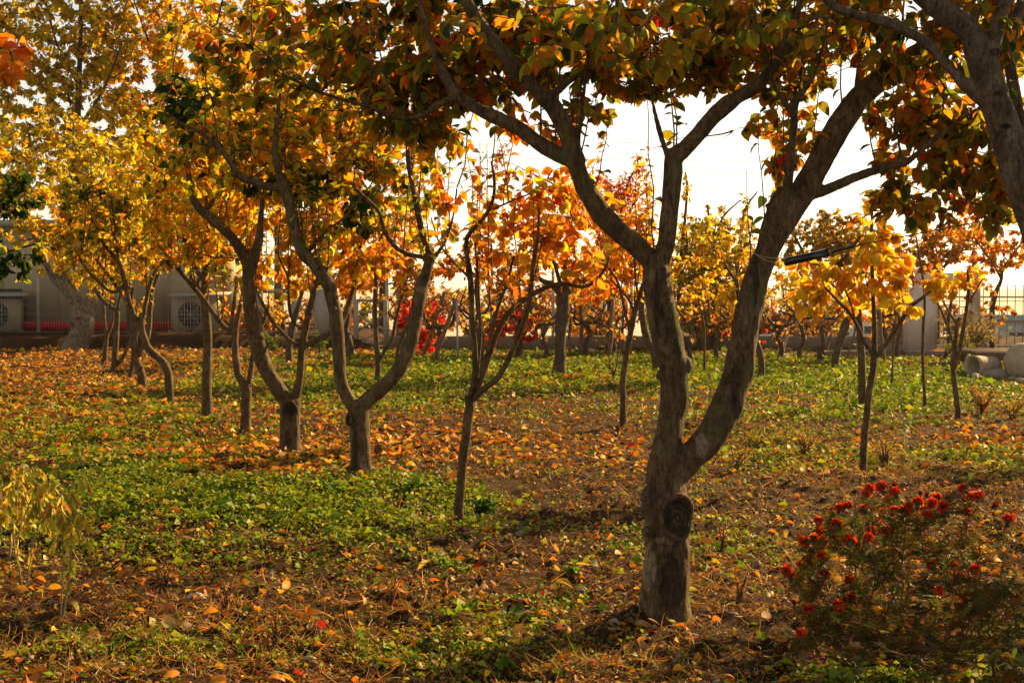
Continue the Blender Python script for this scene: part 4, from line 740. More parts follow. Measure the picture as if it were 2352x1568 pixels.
for i in range(11):
    cx = 560+i*165+int(37*math.sin(i*2.3)); hh = [58, 80, 64, 90, 70, 100, 75, 60, 85, 70, 55][i]; Yk = 33.5+1.2*(i % 3)
    tree('shrub', 'dense %s scrub beyond the back fence, %s from the left' % (['golden', 'rusty', 'olive'][i % 3], OR_[i]), 'shrub', (cx, 775), [[(cx, 776, 9), (cx+4, 740, 6), (cx, 770-hh, 3)], [(cx, 760, 6), (cx-45, 720, 4), (cx-70, 770-hh, 2)], [(cx, 760, 6), (cx+45, 720, 4), (cx+70, 770-hh, 2)]],
         [(cx, 735, 105, 42, .85, {'rz': .8}), (cx+8, 775-hh, 85, 40, .7, {'rz': .8})], [[(3, YEL), (2, OLV), (2, ORG)], [(4, (.44, .19, .03)), (2, ORG), (1, BRN)], [(3, OLV), (2, (.22, .22, .03)), (2, YEL)]][i % 3], L=.11, seed=200+i, group='scrub beyond the back fence', Y=Yk, tw=.01, per=12)
# ================================================================ BUILDING, FENCES
YB = 33.5
def wx(px, Y): return float(at(px, 784, Y)[0])
def wz(py, Y): return float(at(1176, py, Y)[2])
bld = empty('building', (wx(250, YB), YB, .24), 'low pale cabin with a red plinth and red corner trim behind the left fence', 'building')
o = np.array(bld.location)
x0, x1 = wx(-500, YB), wx(521, YB); zt = wz(520, YB); zp = wz(738, YB); zb = wz(760, YB)
def part(fn, name, mat, parent, **k):
    q = MB(); fn(q); return q.build(name, mat, parent, o, **k)
def wallf(q):
    xs = np.linspace(x0, x1, 9)
    for i in range(8): box(q, ((xs[i]+xs[i+1])/2, YB+1.5, (zp+zt)/2), (xs[i+1]-xs[i]-.012, 3, zt-zp))
    box(q, ((x0+x1)/2, YB+1.52, (zp+zt)/2), (x1-x0-.05, 2.98, zt-zp-.02))
part(wallf, 'wall', CREAM, bld)
part(lambda q: [box(q, ((x0+x1)/2, YB+1.5, (zp+zb)/2), (x1-x0+.02, 3.03, zp-zb)), box(q, ((x0+x1)/2, YB+1.5, .2), (x1-x0-.5, 2.4, .5))], 'plinth', REDP, bld)
part(lambda q: box(q, (x1-.05, YB-.012, (zt+zp)/2+.06), (.11, .04, zt-zp-.13)), 'corner_trim', REDP, bld)
part(lambda q: [box(q, ((x0+x1)/2, YB+1.5, zt+.07), (x1-x0+.5, 3.6, .14))], 'roof', METALW, bld)
part(lambda q: box(q, (wx(15, YB), YB-.015, wz(700, YB)), (.75, .03, .75)), 'window', DARKM, bld)
def ac(px, py, w_, h_, label, cage=True):
    Y = YB-.5; c = at(px, py, Y); r = empty('air_conditioner', (c[0], Y, c[2]-h_/2-.15), label, 'air conditioner', 'outdoor air conditioner units'); oo = np.array(r.location)
    q = MB(); box(q, (c[0], Y, c[2]), (w_, .32, h_)); q.build('casing', CREAM, r, oo)
    q = MB(); cc = (c[0]-w_*.1, Y-.162, c[2]); R = h_*.42
    for k in range(5): lathe(q, [(R*(k+1)/5-.012, 0), (R*(k+1)/5, -.012)], cc, 24, R=Matrix.Rotation(PI/2, 3, 'X'))
    for k in range(8): bar(q, cc, (cc[0]+R*math.cos(k*PI/4), cc[1]-.01, cc[2]+R*math.sin(k*PI/4)), .012)
    q.build('fan_grille', METALW, r, oo)
    q = MB(); lathe(q, [(.001, 0), (R, 0)], (cc[0], cc[1]-.002, cc[2]), 24, R=Matrix.Rotation(PI/2, 3, 'X')); q.build('fan_opening', DARKM, r, oo)
    if cage:
        q = MB()
        for k in range(int(w_*1.15/.075)+1):
            xx = c[0]-w_*.575+k*.075; box(q, (xx, Y-.26, c[2]), (.008, .008, h_*1.25))
        for z in np.linspace(-.62, .62, 6): box(q, (c[0], Y-.252, c[2]+z*h_), (w_*1.15, .006, .008))
        q.build('cage', METALW, r, oo)
        q = MB(); box(q, (c[0]+.1, Y-.02, c[2]+h_*.66), (w_*1.25, .62, .03), np.array(Matrix.Rotation(math.radians(7), 3, 'X'))); q.build('canopy', METALW, r, oo)
    q = MB()
    for s in (-1, 1): box(q, (c[0]+s*w_*.45, Y, c[2]-h_/2-.14), (.04, .3, .26)); 
    box(q, (c[0], Y-.16, c[2]-h_/2-.03), (w_*1.2, .04, .05)); q.build('bracket', METALW, r, oo)
ac(452, 722, 1.05, .72, 'air conditioner in a wire cage at the right end of the cabin wall')
ac(5, 722, .9, .72, 'air conditioner cut by the left edge of the picture')

def fence(label, pxs, Y, pyb, pyt, hstep=.2, vstep=.06, wr=.004, skip=None, post=.06, rails=()):
    x0_, x1_ = wx(pxs[0], Y), wx(pxs[-1], Y); zb_ = wz(pyb, Y); zt_ = wz(pyt, Y)
    r = empty('wire_fence', ((x0_+x1_)/2, Y, zb_), label, 'fence'); oo = np.array(r.location)
    for px in pxs:
        q = MB(); box(q, (wx(px, Y), Y+.04, (zb_+zt_)/2+.03-.05), (post, post, zt_-zb_+.16)); q.build('post', METAL, r, oo)
    q = MB()
    xs = np.arange(x0_, x1_, vstep)
    for xx in xs: box(q, (xx, Y, (zb_+zt_)/2), (wr, wr, zt_-zb_))
    for zz in np.arange(zb_+.05, zt_, hstep): box(q, ((x0_+x1_)/2, Y-.006, zz), (x1_-x0_, wr, wr))
    for zz in rails: box(q, ((x0_+x1_)/2, Y-.02, wz(zz, Y)), (x1_-x0_, .03, .035))
    q.build('wire_mesh', METAL, r, oo); return r
fence('welded wire fence in front of the pale cabin wall', [-420, -160, 88, 340, 600, 815], 31.3, 767, 545)
fence('long back wire fence behind the grapevines in the centre', [890, 1080, 1270, 1450, 1640, 1830, 2020, 2085], 29.6, 790, 630)
fence('tall barred fence at the right edge beyond the platform', [2148, 2232, 2420, 2600], 28.6, 800, 655, .3, .16, .014, post=.09, rails=(682, 735, 795))
def slab(name, label, cat, a, b, y0_, y1_, z0_, z1_, mat, group=None):
    xa, xb = wx(a, y0_), wx(b, y0_); n_ = 24; q = MB(); xs = np.linspace(xa, xb, n_+1)
    top = z1_+.02*(vnoise(xs*1.3, xs*0, 8)-.5); V = []; f = []
    for i, xx in enumerate(xs):
        V += [(xx, y0_, z0_), (xx, y0_, top[i]-.02), (xx, y0_+.02, top[i]), (xx, y1_-.02, top[i]), (xx, y1_, top[i]-.02), (xx, y1_, z0_)]
        if i: f += [[(i-1)*6+k, (i-1)*6+(k+1) % 6, i*6+(k+1) % 6, i*6+k] for k in range(6)]
    q.add(V, [f, [[0, 1, 2, 3, 4, 5], [n_*6+k for k in (5, 4, 3, 2, 1, 0)]]])
    c = ((xa+xb)/2, (y0_+y1_)/2, z0_); ob = q.build(name, mat, None, c); ob.location = c
    return setp(ob, label, cat, group)
slab('concrete_curb', 'low concrete footing under the long back wire fence', 'curb', 885, 2085, 29.4, 29.75, -.1, .24, CONC)
slab('stone_edging', 'nearer weathered edging block left of the white pillar', 'edging', 1895, 2020, 25.2, 25.5, -.1, .14, CONC, 'edging blocks by the pillar')
slab('stone_edging', 'farther long edging block at the foot of the white pillar', 'edging', 1965, 2075, 26.6, 27.0, -.1, .19, CONC, 'edging blocks by the pillar')
slab('stone_edging', 'thin edging block right of the white pillar', 'edging', 2080, 2180, 25.8, 26.1, -.1, .11, CONC, 'edging blocks by the pillar')
# frame gate and portal at centre left
def barsobj(name, label, cat, Y, segs, mat, pn='frame'):
    P = [at(s[0], s[1], Y) for s in segs]+[at(s[2], s[3], Y) for s in segs]; c = np.mean(P, 0); c[2] = min(p[2] for p in P)
    r = empty(name, c, label, cat)
    q = MB()
    for i, s in enumerate(segs): bar(q, at(s[0], s[1], Y+.004*i), at(s[2], s[3], Y+.004*i), s[4])
    q.build(pn, mat, r, c); return r
barsobj('frame_gate', 'pale metal gate with crossed braces left of the scarlet creeper', 'gate', 29.2, [(819, 688, 819, 795, .09), (886, 688, 886, 795, .09), (819, 690, 886, 690, .06), (819, 716, 886, 716, .05), (819, 786, 886, 786, .06), (819, 760, 886, 722, .05), (819, 722, 886, 760, .05), (819, 786, 886, 758, .04)], METALW)
barsobj('portal_frame', 'pale square portal frame behind the scarred stump tree', 'frame', 31.6, [(594, 668, 690, 668, .10), (675, 668, 675, 780, .12), (594, 668, 594, 778, .08), (680, 780, 745, 690, .06)], METALW)
barsobj('metal_gate', 'tall pale sheet gate leaf seen behind the left lyre limb', 'gate', 31.0, [(742, 664, 742, 784, .26), (730, 660, 757, 660, .06), (726, 664, 726, 786, .08), (758, 664, 758, 786, .08)], METALW)
def post(name, label, cat, a, b, dpy, w_, mat, group=None, rnd=False, Y=None):
    Y = Y or gdist(dpy); A = at(a[0], a[1], Y); B = at(b[0], b[1], Y); A[2] -= .06; q = MB()
    if rnd: n = 7; t = np.linspace(0, 1, n)[:, None]; tube(q, A*(1-t)+B*t+np.random.default_rng(int(a[0])).normal(size=(n, 3))*w_*.12, np.linspace(w_*.55, w_*.45, n), 8)
    else: bar(q, A, B, w_)
    ob = q.build(name, mat, None, A); ob.location = A; return setp(ob, label, cat, group)
post('wooden_pole', 'left thick brown pole leaning right beside the scarlet creeper', 'pole', (967, 822), (1021, 672), 822, .085, WOOD, 'leaning wooden poles', True)
post('wooden_pole', 'right thick brown pole leaning right, lower of the pair by the creeper', 'pole', (993, 829), (1048, 688), 829, .08, WOOD, 'leaning wooden poles', True)
post('wooden_pole', 'thin brown pole between the creeper and the right lyre limb', 'pole', (942, 815), (975, 690), 815, .05, WOOD, 'leaning wooden poles', True)
post('metal_stake', 'thin grey metal stake right of the leaning poles', 'stake', (1052, 831), (1049, 690), 831, .035, METAL)
post('vine_post', 'brown vine post right behind the thick rough trunk', 'post', (1308, 808), (1311, 688), 808, .06, WOOD, 'wooden vine posts', True)
post('vine_post', 'tall grey brown vine post second right of the rough trunk', 'post', (1333, 815), (1336, 668), 815, .07, WOOD, 'wooden vine posts', True)
post('vine_post', 'red brown vine post beside the tiny bare sapling', 'post', (1400, 822), (1405, 690), 822, .08, WOOD, 'wooden vine posts', True)
post('vine_post', 'short brown vine post just left of the slim pale-stemmed tree', 'post', (1429, 803), (1431, 715), 803, .06, WOOD, 'wooden vine posts', True)
post('vine_post', 'pale leaning stake among the vines right of the near stems', 'post', (1797, 812), (1812, 745), 812, .05, METALW, 'wooden vine posts', True)
post('vine_post', 'pale leaning stake left of the slanting pale trunk', 'post', (1893, 822), (1910, 765), 822, .05, WOOD, 'wooden vine posts', True)
post('vine_post', 'long thin stake leaning right behind the slanting pale trunk', 'post', (1941, 833), (1968, 745), 833, .04, WOOD, 'wooden vine posts', True)
post('vine_post', 'brown post right of the glowing yellow young tree', 'post', (2030, 835), (2020, 700), 835, .05, WOOD, 'wooden vine posts', True)
post('gate_post', 'grey steel post right of the white pillar', 'post', (2240, 800), (2240, 655), 800, .16, METAL, Y=28.3)
post('gate_post', 'pale yellow pipe post left of the white pillar', 'post', (2078, 795), (2078, 660), 800, .10, METALW, Y=28.9)
post('utility_post', 'pale square concrete post rising behind the right lyre limb', 'post', (919, 790), (919, 622), 790, .16, CONC, Y=31)
# white pillar
pl = empty('pillar', gnd(2118, 811), 'wide white pink plastered pillar at the right', 'pillar'); oo = np.array(pl.location); Yp = oo[1]+.2
q = MB(); box(q, (wx(2118, Yp), Yp+.2, wz(735, Yp)), (.50, .4, wz(640, Yp)-wz(822, Yp))); q.build('shaft', PLASTER, pl, oo)
q = MB(); box(q, (wx(2165, Yp), Yp+.22, wz(645, Yp)), (1.45, .38, .30)); q.build('beam', PLASTER, pl, oo)
# far buildings beyond the fence
def far(name, label, a, b, top, Y, mat, roof=None, dark=True):
    xa, xb = wx(a, Y), wx(b, Y); z1 = wz(top, Y); r = empty(name, ((xa+xb)/2, Y, -5), label, 'building', 'far buildings beyond the fence'); oo = np.array(r.location)
    q = MB(); box(q, ((xa+xb)/2, Y+4, z1/2-2.6), (xb-xa, 8, z1+5.2)); q.build('wall', mat, r, oo)
    if roof: q = MB(); box(q, ((xa+xb)/2, Y+4, z1+.2), (xb-xa+.8, 8.8, .35)); q.build('roof', roof, r, oo)
    k = max(2, int((xb-xa)/3.2)) if dark else 0
    for i in range(k): q = MB(); box(q, (xa+(xb-xa)*(i+.5)/k, Y-.01, z1-.9), (.9, .08, .5)); q.build('window', DARKM, r, oo)
FB = plain('far_render', (.48, .47, .44), .8, .1, 1); FR = plain('far_roof', (.25, .33, .34), .6, .1, 1)
far('far_building', 'long low pale building with a blue grey roof beyond the right fence', 2262, 2700, 740, 90, FB, FR)
far('far_building', 'narrow grey block seen beyond the thick rough trunk', 1338, 1392, 652, 95, plain('far_grey', (.33, .35, .38), .8, .1, 1), None, False)
far('far_building', 'low white shed beyond the fence, behind the near right stem', 1700, 2060, 728, 100, FB, None)
far('far_building', 'pale low shed beyond the fence between the near stems', 1500, 1640, 735, 110, FB, FR)
# lattice mast and power lines
YM = 70; mr = empty('lattice_mast', (wx(1112, YM), YM, 0), 'grey lattice mast rising behind the centre broom tree', 'mast'); oo = np.array(mr.location); q = MB(); hw_ = .24; zt = wz(330, YM)
for sx in (-1, 1):
    for sy in (-1, 1): bar(q, oo+np.array([sx*hw_, sy*hw_, 0]), oo+np.array([sx*hw_*.7, sy*hw_*.7, zt]), .055)
k = 0; z = 0
while z < zt-.6:
    for sy in (-1, 1):
        s = 1 if k % 2 else -1; bar(q, oo+np.array([s*hw_*.85, sy*hw_*.85, z]), oo+np.array([-s*hw_*.85, sy*hw_*.85, z+.6]), .03)
    z += .6; k += 1
q.build('lattice', METAL, mr, oo)
for dx, py in ((.5, 362), (-.4, 350)):
    q = MB(); cz = wz(py, YM); bar(q, oo+np.array([0, 0, cz]), oo+np.array([dx, 0, cz]), .05); box(q, oo+np.array([dx, 0, cz+.1]), (.3, .25, .18), taper=.7); q.build('floodlight', METAL, mr, oo)
LT = ['topmost', 'second highest', 'third highest', 'fourth highest', 'lowest']
for i, (pa, pb) in enumerate([(312, 328), (352, 368), (382, 392), (425, 430), (462, 490)]):
    A = at(-300, pa-25, 85); B = at(2700, pb+10, 85); t = np.linspace(0, 1, 30)[:, None]; P = A*(1-t)+B*t; P[:, 2] -= (4*t*(1-t)*.3)[:, 0]
    q = MB(); tube(q, P, np.full(30, .011), 4, cap=False); c = P[0]; ob = q.build('power_line', METAL, None, c); ob.location = c
    setp(ob, '%s thin power line crossing the white sky' % LT[i], 'power line', 'power lines')

# ================================================================ PLATFORM, CLAY POTS, ROCKS at the right
def add_table():
    Y = gdist(868)+.2; r = empty('wooden_platform', (wx(2330, Y), Y+.6, 0), 'low weathered plank platform over clay pots at the right edge', 'platform'); oo = np.array(r.location)
    zt = wz(808, Y); xa, xb = wx(2250, Y), wx(2520, Y); q = MB()
    for k in range(6): box(q, ((xa+xb)/2+.01*(k % 2), Y+.1+k*.2, zt-.03+.003*(k % 3)), (xb-xa, .192, .05))
    q.build('top', WOOD, r, oo)
    q = MB(); box(q, ((xa+xb)/2+.03, Y+.03, zt-.09), (xb-xa-.1, .05, .065)); q.build('apron', WOOD, r, oo)
    for px in (2293, 2460):
        for dy in (.06, .95): q = MB(); box(q, (wx(px, Y), Y+dy, (zt-.12)/2-.02), (.09, .09, zt-.07)); q.build('leg', WOOD, r, oo)
add_table()
YJ = gdist(868)
def jar():
    c = at(2352, 845, YJ-.1); c[2] = .12+.02; r = empty('clay_jar', (c[0], c[1], 0), 'big round clay jar lying under the right edge of the platform', 'jar'); q = MB(); R_ = np.array(Matrix.Rotation(math.radians(82), 3, 'Y'))
    s = .285; lathe(q, [(.001, -.9*s), (.45*s, -.86*s), (.85*s, -.55*s), (1.0*s, -.1*s), (.95*s, .35*s), (.7*s, .75*s), (.45*s, 1.0*s), (.42*s, 1.2*s), (.52*s, 1.28*s), (.36*s, 1.25*s), (.34*s, 1.0*s)], (c[0], c[1], .22), 28, R_); q.build('body', CLAY, r, c*np.array([1, 1, 0]), smooth=True)
    c2 = at(2245, 842, YJ+.05); r2 = empty('clay_pot', (c2[0], c2[1], 0), 'open clay pot lying on its side at the left end of the platform', 'pot'); q = MB()
    R2 = np.array(Matrix.Rotation(math.radians(-118), 3, 'Z'))@np.array(Matrix.Rotation(math.radians(90), 3, 'X'))
    R2 = np.array(Matrix.Rotation(math.radians(28), 3, 'Z'))@np.array(Matrix.Rotation(math.radians(-90), 3, 'Y'))@np.eye(3)
    lathe(q, [(.001, -.30), (.12, -.29), (.145, -.2), (.155, .1), (.165, .16), (.15, .17), (.125, .1), (.12, -.15), (.001, -.2)], (c2[0]+.08, c2[1]+.1, .155), 28, R2); q.build('body', CLAY, r2, c2*np.array([1, 1, 0]), smooth=True)
jar()
rr = np.random.default_rng(4)
for (px, py, s, lb) in [(2242, 872, .115, 'leftmost flat grey rock under the clay pot'), (2283, 868, .17, 'large rounded rock between the clay pot and the jar'), (2325, 873, .07, 'small pale stone in front of the clay jar'), (2262, 838, .08, 'rock wedged behind the open clay pot'), (2278, 846, .07, 'rock stacked under the platform leg'), (2346, 880, .09, 'dark stone at the right edge below the jar')]:
    c = gnd(px, max(py, 862)); c[2] = .25*s if py > 850 else wz(py, c[1]); q = MB(); rock(q, c, s, rr, (.30, .25, .20), .55); ob = q.build('rock', STONE, None, c, smooth=True, color=True); ob.location = c; setp(ob, lb, 'rock', 'rocks round the platform')
for i, (px, py, s, lb, cc) in enumerate([(1738, 2274/1.7415, 0, '', 0)]): pass
for (px, py, s, lb, cc) in [(1885, 1275, .022, 'round brown windfall fruit in the light left of the flower bush', (.22, .10, .06)), (805, 1068, 0, '', 0), (1740, 1306, .028, 'rounded brown stone right of the nearest trunk', (.25, .16, .12)), (1197, 1236, .032, 'grey stone right of the broom tree mound', (.24, .22, .19)), (1160, 1232, .022, 'small pale stone on the broom tree mound', (.3, .27, .24)), (400, 571/.5742, 0, '', 0), (2068, 1215/1.0, 0, '', 0),
                          (1720, 1142, .02, 'little dull stone behind the nearest trunk', (.2, .15, .1)), (3650/1.7415, 882, 0, '', 0), (450, 1384, .03, 'pale flat stone in the sunlit grass at lower left', (.4, .36, .3))]:
    if s:
        c = gnd(px, py); c[2] = s*.6; q = MB(); rock(q, c, s, rr, cc, .85); ob = q.build('stone', STONE, None, c, smooth=True, color=True); ob.location = c; setp(ob, lb, 'stone')

# ================================================================ TENSION BAR, STRING AND WIRES
YT = y1+.1
br = empty('black_bar', at(1850, 592, YT), 'black rectangular bar hanging level from a string right of the near stem', 'bar'); oo = np.array(br.location)
A = at(1804, 602, YT); B = at(1896, 581, YT+.03); q = MB(); bar(q, A, B, .032, .030); body = q.build('body', BLACK, br, oo)
q = MB(); d = (B-A)/np.linalg.norm(B-A); bar(q, B+d*.002, B+d*.008, .034, .032); q.build('end_cap', BLACK, br, oo)
q = MB(); tube(q, spline([B+d*.006, at(1902, 577, YT+.03), at(1908, 586, YT+.03), at(1914, 580, YT+.03)], 4), np.full(13, .0018), 6); q.build('hook', BLACK, br, oo)
cb = empty('cable', at(1912, 579, YT+.03), 'dark cable running from the black bar up to the right edge', 'cable'); oo = np.array(cb.location); q = MB()
P = spline([at(1914, 580, YT+.03), at(1966, 565, YT), at(2050, 548, YT-.05), at(2200, 519, YT-.15), at(2352, 488, YT-.3), at(2480, 462, YT-.4)], 6); tube(q, P, np.full(len(P), .0022), 6); q.build('wire', WIREM, cb, oo)
q = MB(); P = spline([at(1910, 580, YT+.03), at(1930, 573, YT+.02), at(1966, 565, YT)], 4); tube(q, P, [.008, .0075, .005, .0055, .006, .0055, .005, .007, .005][:len(P)], 8); q.build('sleeve', BLACK, cb, oo)
wr_ = MB(); P = spline([at(1745, 560, YT+.25), at(1801, 549, YT+.2), at(1900, 522, YT+.1), at(1998, 494, YT), at(2150, 450, YT-.1), at(2310, 403, YT-.3), at(2450, 360, YT-.4)], 5); c = P[0]; tube(wr_, P, np.full(len(P), .0013), 5)
ob = wr_.build('thin_wire', WIREM, None, c); ob.location = c; setp(ob, 'thin red brown wire above the cable, from the near stem to the upper right', 'wire')
st = MB(); c1 = at(1752, 590, y1)
ss = 0
cx_, _, cz_ = at(1757, 582, 1)*0
cen = None
bestY = y1
# string loops round the right stem, ends tied to the bar
def loop(pxl, pyl, pxr, pyr, Yc, dz):
    A = at(pxl, pyl, Yc); B = at(pxr, pyr, Yc); C_ = (A+B)/2; R = np.linalg.norm(B-A)/2+.004; u = (B-A)/np.linalg.norm(B-A); P = []
    for i in range(33):
        a = 2*PI*i/32; P.append(C_+u*R*math.cos(a)+np.array([0, -1, -.12-dz])*R*math.sin(a))
    tube(st, P, np.full(33, .0016), 5, cap=False)
stemY = None
co = np.array([v.co[:] for v in next(c for c in t1.children if c.name.startswith('trunk')).data.vertices])+np.array(t1.location); u_, v_ = proj(co); kk = (np.abs(v_-585) < 14) & (u_ > 1700) & (u_ < 1800)
stemY = float((co[kk, 1].min()+co[kk, 1].max())/2) if kk.any() else y1; ul, ur = (float(np.percentile(u_[kk], 4)), float(np.percentile(u_[kk], 96))) if kk.any() else (1725, 1785)
loop(ul, 578, ur, 588, stemY, .15); loop(ul+2, 572, ur, 590, stemY, .45)
P = spline([at(ur, 592, stemY-.02), at((ur+1804)/2, 600, (stemY+YT)/2), A], 4); tube(st, P, np.full(len(P), .0016), 5)
P = spline([at(ur+4, 594, stemY-.02), at(ur+5, 640, stemY-.02), at(ur+3, 680, stemY)], 4); tube(st, P, np.full(len(P), .0011), 5)
c = at(ur, 590, stemY); ob = st.build('string', STRING, None, c); ob.location = c; setp(ob, 'tan string looped round the right near stem holding the black bar', 'string')

# ================================================================ MARIGOLD BUSH
rng = np.random.default_rng(77)
YMG = gdist(1600); mg = empty('marigold_bush', gnd(2165, 1600), 'bushy dark marigold with many orange red pompom flowers', 'flower bush'); oo = np.array(mg.location)
FL = [(1175, 410), (1195, 385), (1262, 372), (1345, 405), (1300, 450), (1010, 500), (1060, 490), (1160, 512), (1270, 530), (1345, 520), (1430, 495), (1485, 465), (1530, 515), (1570, 470), (1640, 498), (1755, 390), (1810, 437), (1855, 430), (1780, 525), (2035, 570), (1345, 565), (1295, 635), (1200, 640), (1185, 680), (1070, 700), (1240, 600), (950, 590), (990, 600), (880, 580), (890, 645), (850, 690), (905, 705), (795, 710), (1115, 730), (1705, 672), (1525, 765), (1570, 848), (1705, 850), (1832, 875), (840, 853), (895, 790), (775, 845), (780, 915), (710, 910), (915, 905), (685, 880), (1085, 1045), (1005, 1125), (1000, 1085), (820, 1120), (840, 1220), (775, 1265), (1785, 1040), (2080, 1035), (1610, 1005), (1070, 940), (1735, 930), (1410, 520), (1600, 440), (1540, 545)]
FL = [(1548+a*.3776, 976+b_*.3776) for a, b_ in FL]
BD = [(1500, 420), (1540, 425), (1340, 370), (965, 520), (1025, 655), (1080, 600), (1275, 490), (1950, 490), (1670, 440), (1760, 600), (1350, 745), (730, 1085), (1490, 640), (1650, 560)]
BD = [(1548+a*.3776, 976+b_*.3776) for a, b_ in BD]
pal_f = [(4, (.62, .05, .010)), (2.5, (.74, .12, .012)), (2.5, (.40, .025, .008))]
def pompom(r, seed):
    q = MB(); g_ = np.random.default_rng(seed); n = 64; k = np.arange(n)+.5; ph = np.arccos(1-1.25*k/n); th = PI*(1+5**.5)*k
    D = np.stack([np.cos(th)*np.sin(ph), np.sin(th)*np.sin(ph), np.cos(ph)], -1)+g_.normal(size=(n, 3))*.12; D = unit(D)
    Nn = unit(np.cross(D, np.cross([0, 0, 1.], D))+D*.2+g_.normal(size=(n, 3))*.3)
    cl = palette(pal_f, n, g_, .12); leaves(q, D*r*.25, D+np.array([0, 0, -.15]), Nn, r*.85*g_.uniform(.8, 1.15, n), r*.62, cl, 'mid', .35)
    return q.mesh('flower', leaf_mat('petal', .35, .6, 1, .15) if 'petal' not in bpy.data.materials else bpy.data.materials['petal'], smooth=False, color=True)
variants = [pompom(1.0, s) for s in range(4)]
stems = MB(); base = oo+np.array([0, 0, -.02])
GS = plain('green_stem', (.13, .065, .035), .7, .4, 30)
nodes_m = [base+np.array([0, 0, .04])]; curves = []
def branch(P, r0, r1, grow=True):
    A = np.array(nodes_m); d = ((A-P)**2*np.array([1, 1, .6])).sum(1)+np.maximum(A[:, 2]-P[2]+.05, 0)*.8+.10*np.linalg.norm(A-base, axis=1)*0
    s0 = A[int(d.argmin())]; h = P-s0; L_ = np.linalg.norm(h); mid = s0+h*.5+np.array([h[0]*.12, h[1]*.12, -.06*L_])+rng.normal(size=3)*L_*.06
    t = np.linspace(0, 1, 7)[:, None]; Q = s0*(1-t)**2+2*mid*t*(1-t)+P*t*t; Q[1:-1] += rng.normal(size=(5, 3))*.004
    tube(stems, Q, np.linspace(r0, r1, 7), 5, cap=False); curves.append((Q, L_))
    if grow: nodes_m.extend([Q[2], Q[4], Q[6]])
for _ in range(11): branch(at(rng.uniform(1950, 2300), rng.uniform(1390, 1480), YMG+rng.uniform(-.25, .25)), .006, .003)
for _ in range(135): branch(at(2085+rng.uniform(-235, 275), rng.uniform(1220, 1520), YMG+rng.uniform(-.32, .32)), .0032, .0018)
sep_m = MB(); lathe(sep_m, [(.05, -1.25), (.30, -1.0), (.44, -.3), (.2, .1)], (0, 0, 0), 7); sep_me = sep_m.mesh('sepals', plain('sepal_green', (.06, .09, .03), .7, .3, 60), smooth=True)
def head(me_, P, s, tl, nm):
    ob = bpy.data.objects.new(nm, me_); C.objects.link(ob); ob.parent = mg; ob.location = P-oo; ob.scale = (s,)*3; ob.rotation_euler = tl
    o2 = bpy.data.objects.new('sepals', sep_me); C.objects.link(o2); o2.parent = ob
for i, (px, py) in enumerate(FL):
    P = at(px, py, YMG+rng.uniform(-.40, .10)); s = rng.uniform(.0155, .0205); P[2] = max(P[2], .05)
    head(variants[i % 4], P, s, (rng.normal()*.45+.25, rng.normal()*.45, rng.uniform(0, 6)), 'flower'); branch(P+np.array([0, 0, -s*.8]), .0022, .0014)
q = MB(); n = 26; D = unit(rng.normal(size=(n, 3))*np.array([.5, .5, .3])+np.array([0, 0, .8])); leaves(q, np.zeros((n, 3)), D, rng.normal(size=(n, 3)), rng.uniform(.7, 1.3, n), .4, palette([(1, (.22, .02, .012))], n, rng), 'mid', .4)
seed_me = q.mesh('seed_head', bpy.data.materials['petal'], color=True)
for (px, py) in BD:
    P = at(px, py, YMG+rng.uniform(-.3, .3)); head(seed_me, P, .015, (rng.normal()*.3, rng.normal()*.3, rng.uniform(0, 6)), 'seed_head'); branch(P+np.array([0, 0, -.012]), .002, .0013)
stems.build('stems', GS, mg, oo, smooth=True)
fo = MB(); sites = []; axd = []
for (Q, L_) in curves:
    n = int(4+125*L_); t = rng.uniform(.15, .97, n)*6; i0 = np.minimum(t.astype(int), 5); fr = (t-i0)[:, None]; sites.append(Q[i0]*(1-fr)+Q[i0+1]*fr)
P0 = np.concatenate(sites); P0 = P0[rng.random(len(P0)) < .25+.75*sstep(.10, .26, P0[:, 2])]; n = len(P0); A_ = unit(rng.normal(size=(n, 3))*np.array([1, 1, .5])+np.array([0, 0, .25])); Lr = rng.uniform(.03, .06, n); side = unit(np.cross(A_, rng.normal(size=(n, 3))+np.array([0, 0, 2.])))
cl = palette([(3, (.06, .09, .012)), (3, (.10, .10, .015)), (2.5, (.18, .11, .02)), (2, (.18, .07, .02))], n, rng)
for k in range(1, 7):
    for sg in (-1, 1):
        f = k/7; P = P0+A_*(Lr*f)[:, None]+np.array([0, 0, -1.])*(Lr*f*f*.3)[:, None]; D = unit(side*sg+A_*.7); ll = Lr*.36*(1-.5*abs(f-.4))
        leaves(fo, P, D, np.cross(side, A_)+rng.normal(size=(n, 3))*.2, ll, ll*.26, cl, 'lo', .2)
leaves(fo, P0, A_, np.cross(side, A_), Lr, Lr*.05, cl, 'lo', .1)
fo.build('foliage', COVER, mg, oo, color=True)

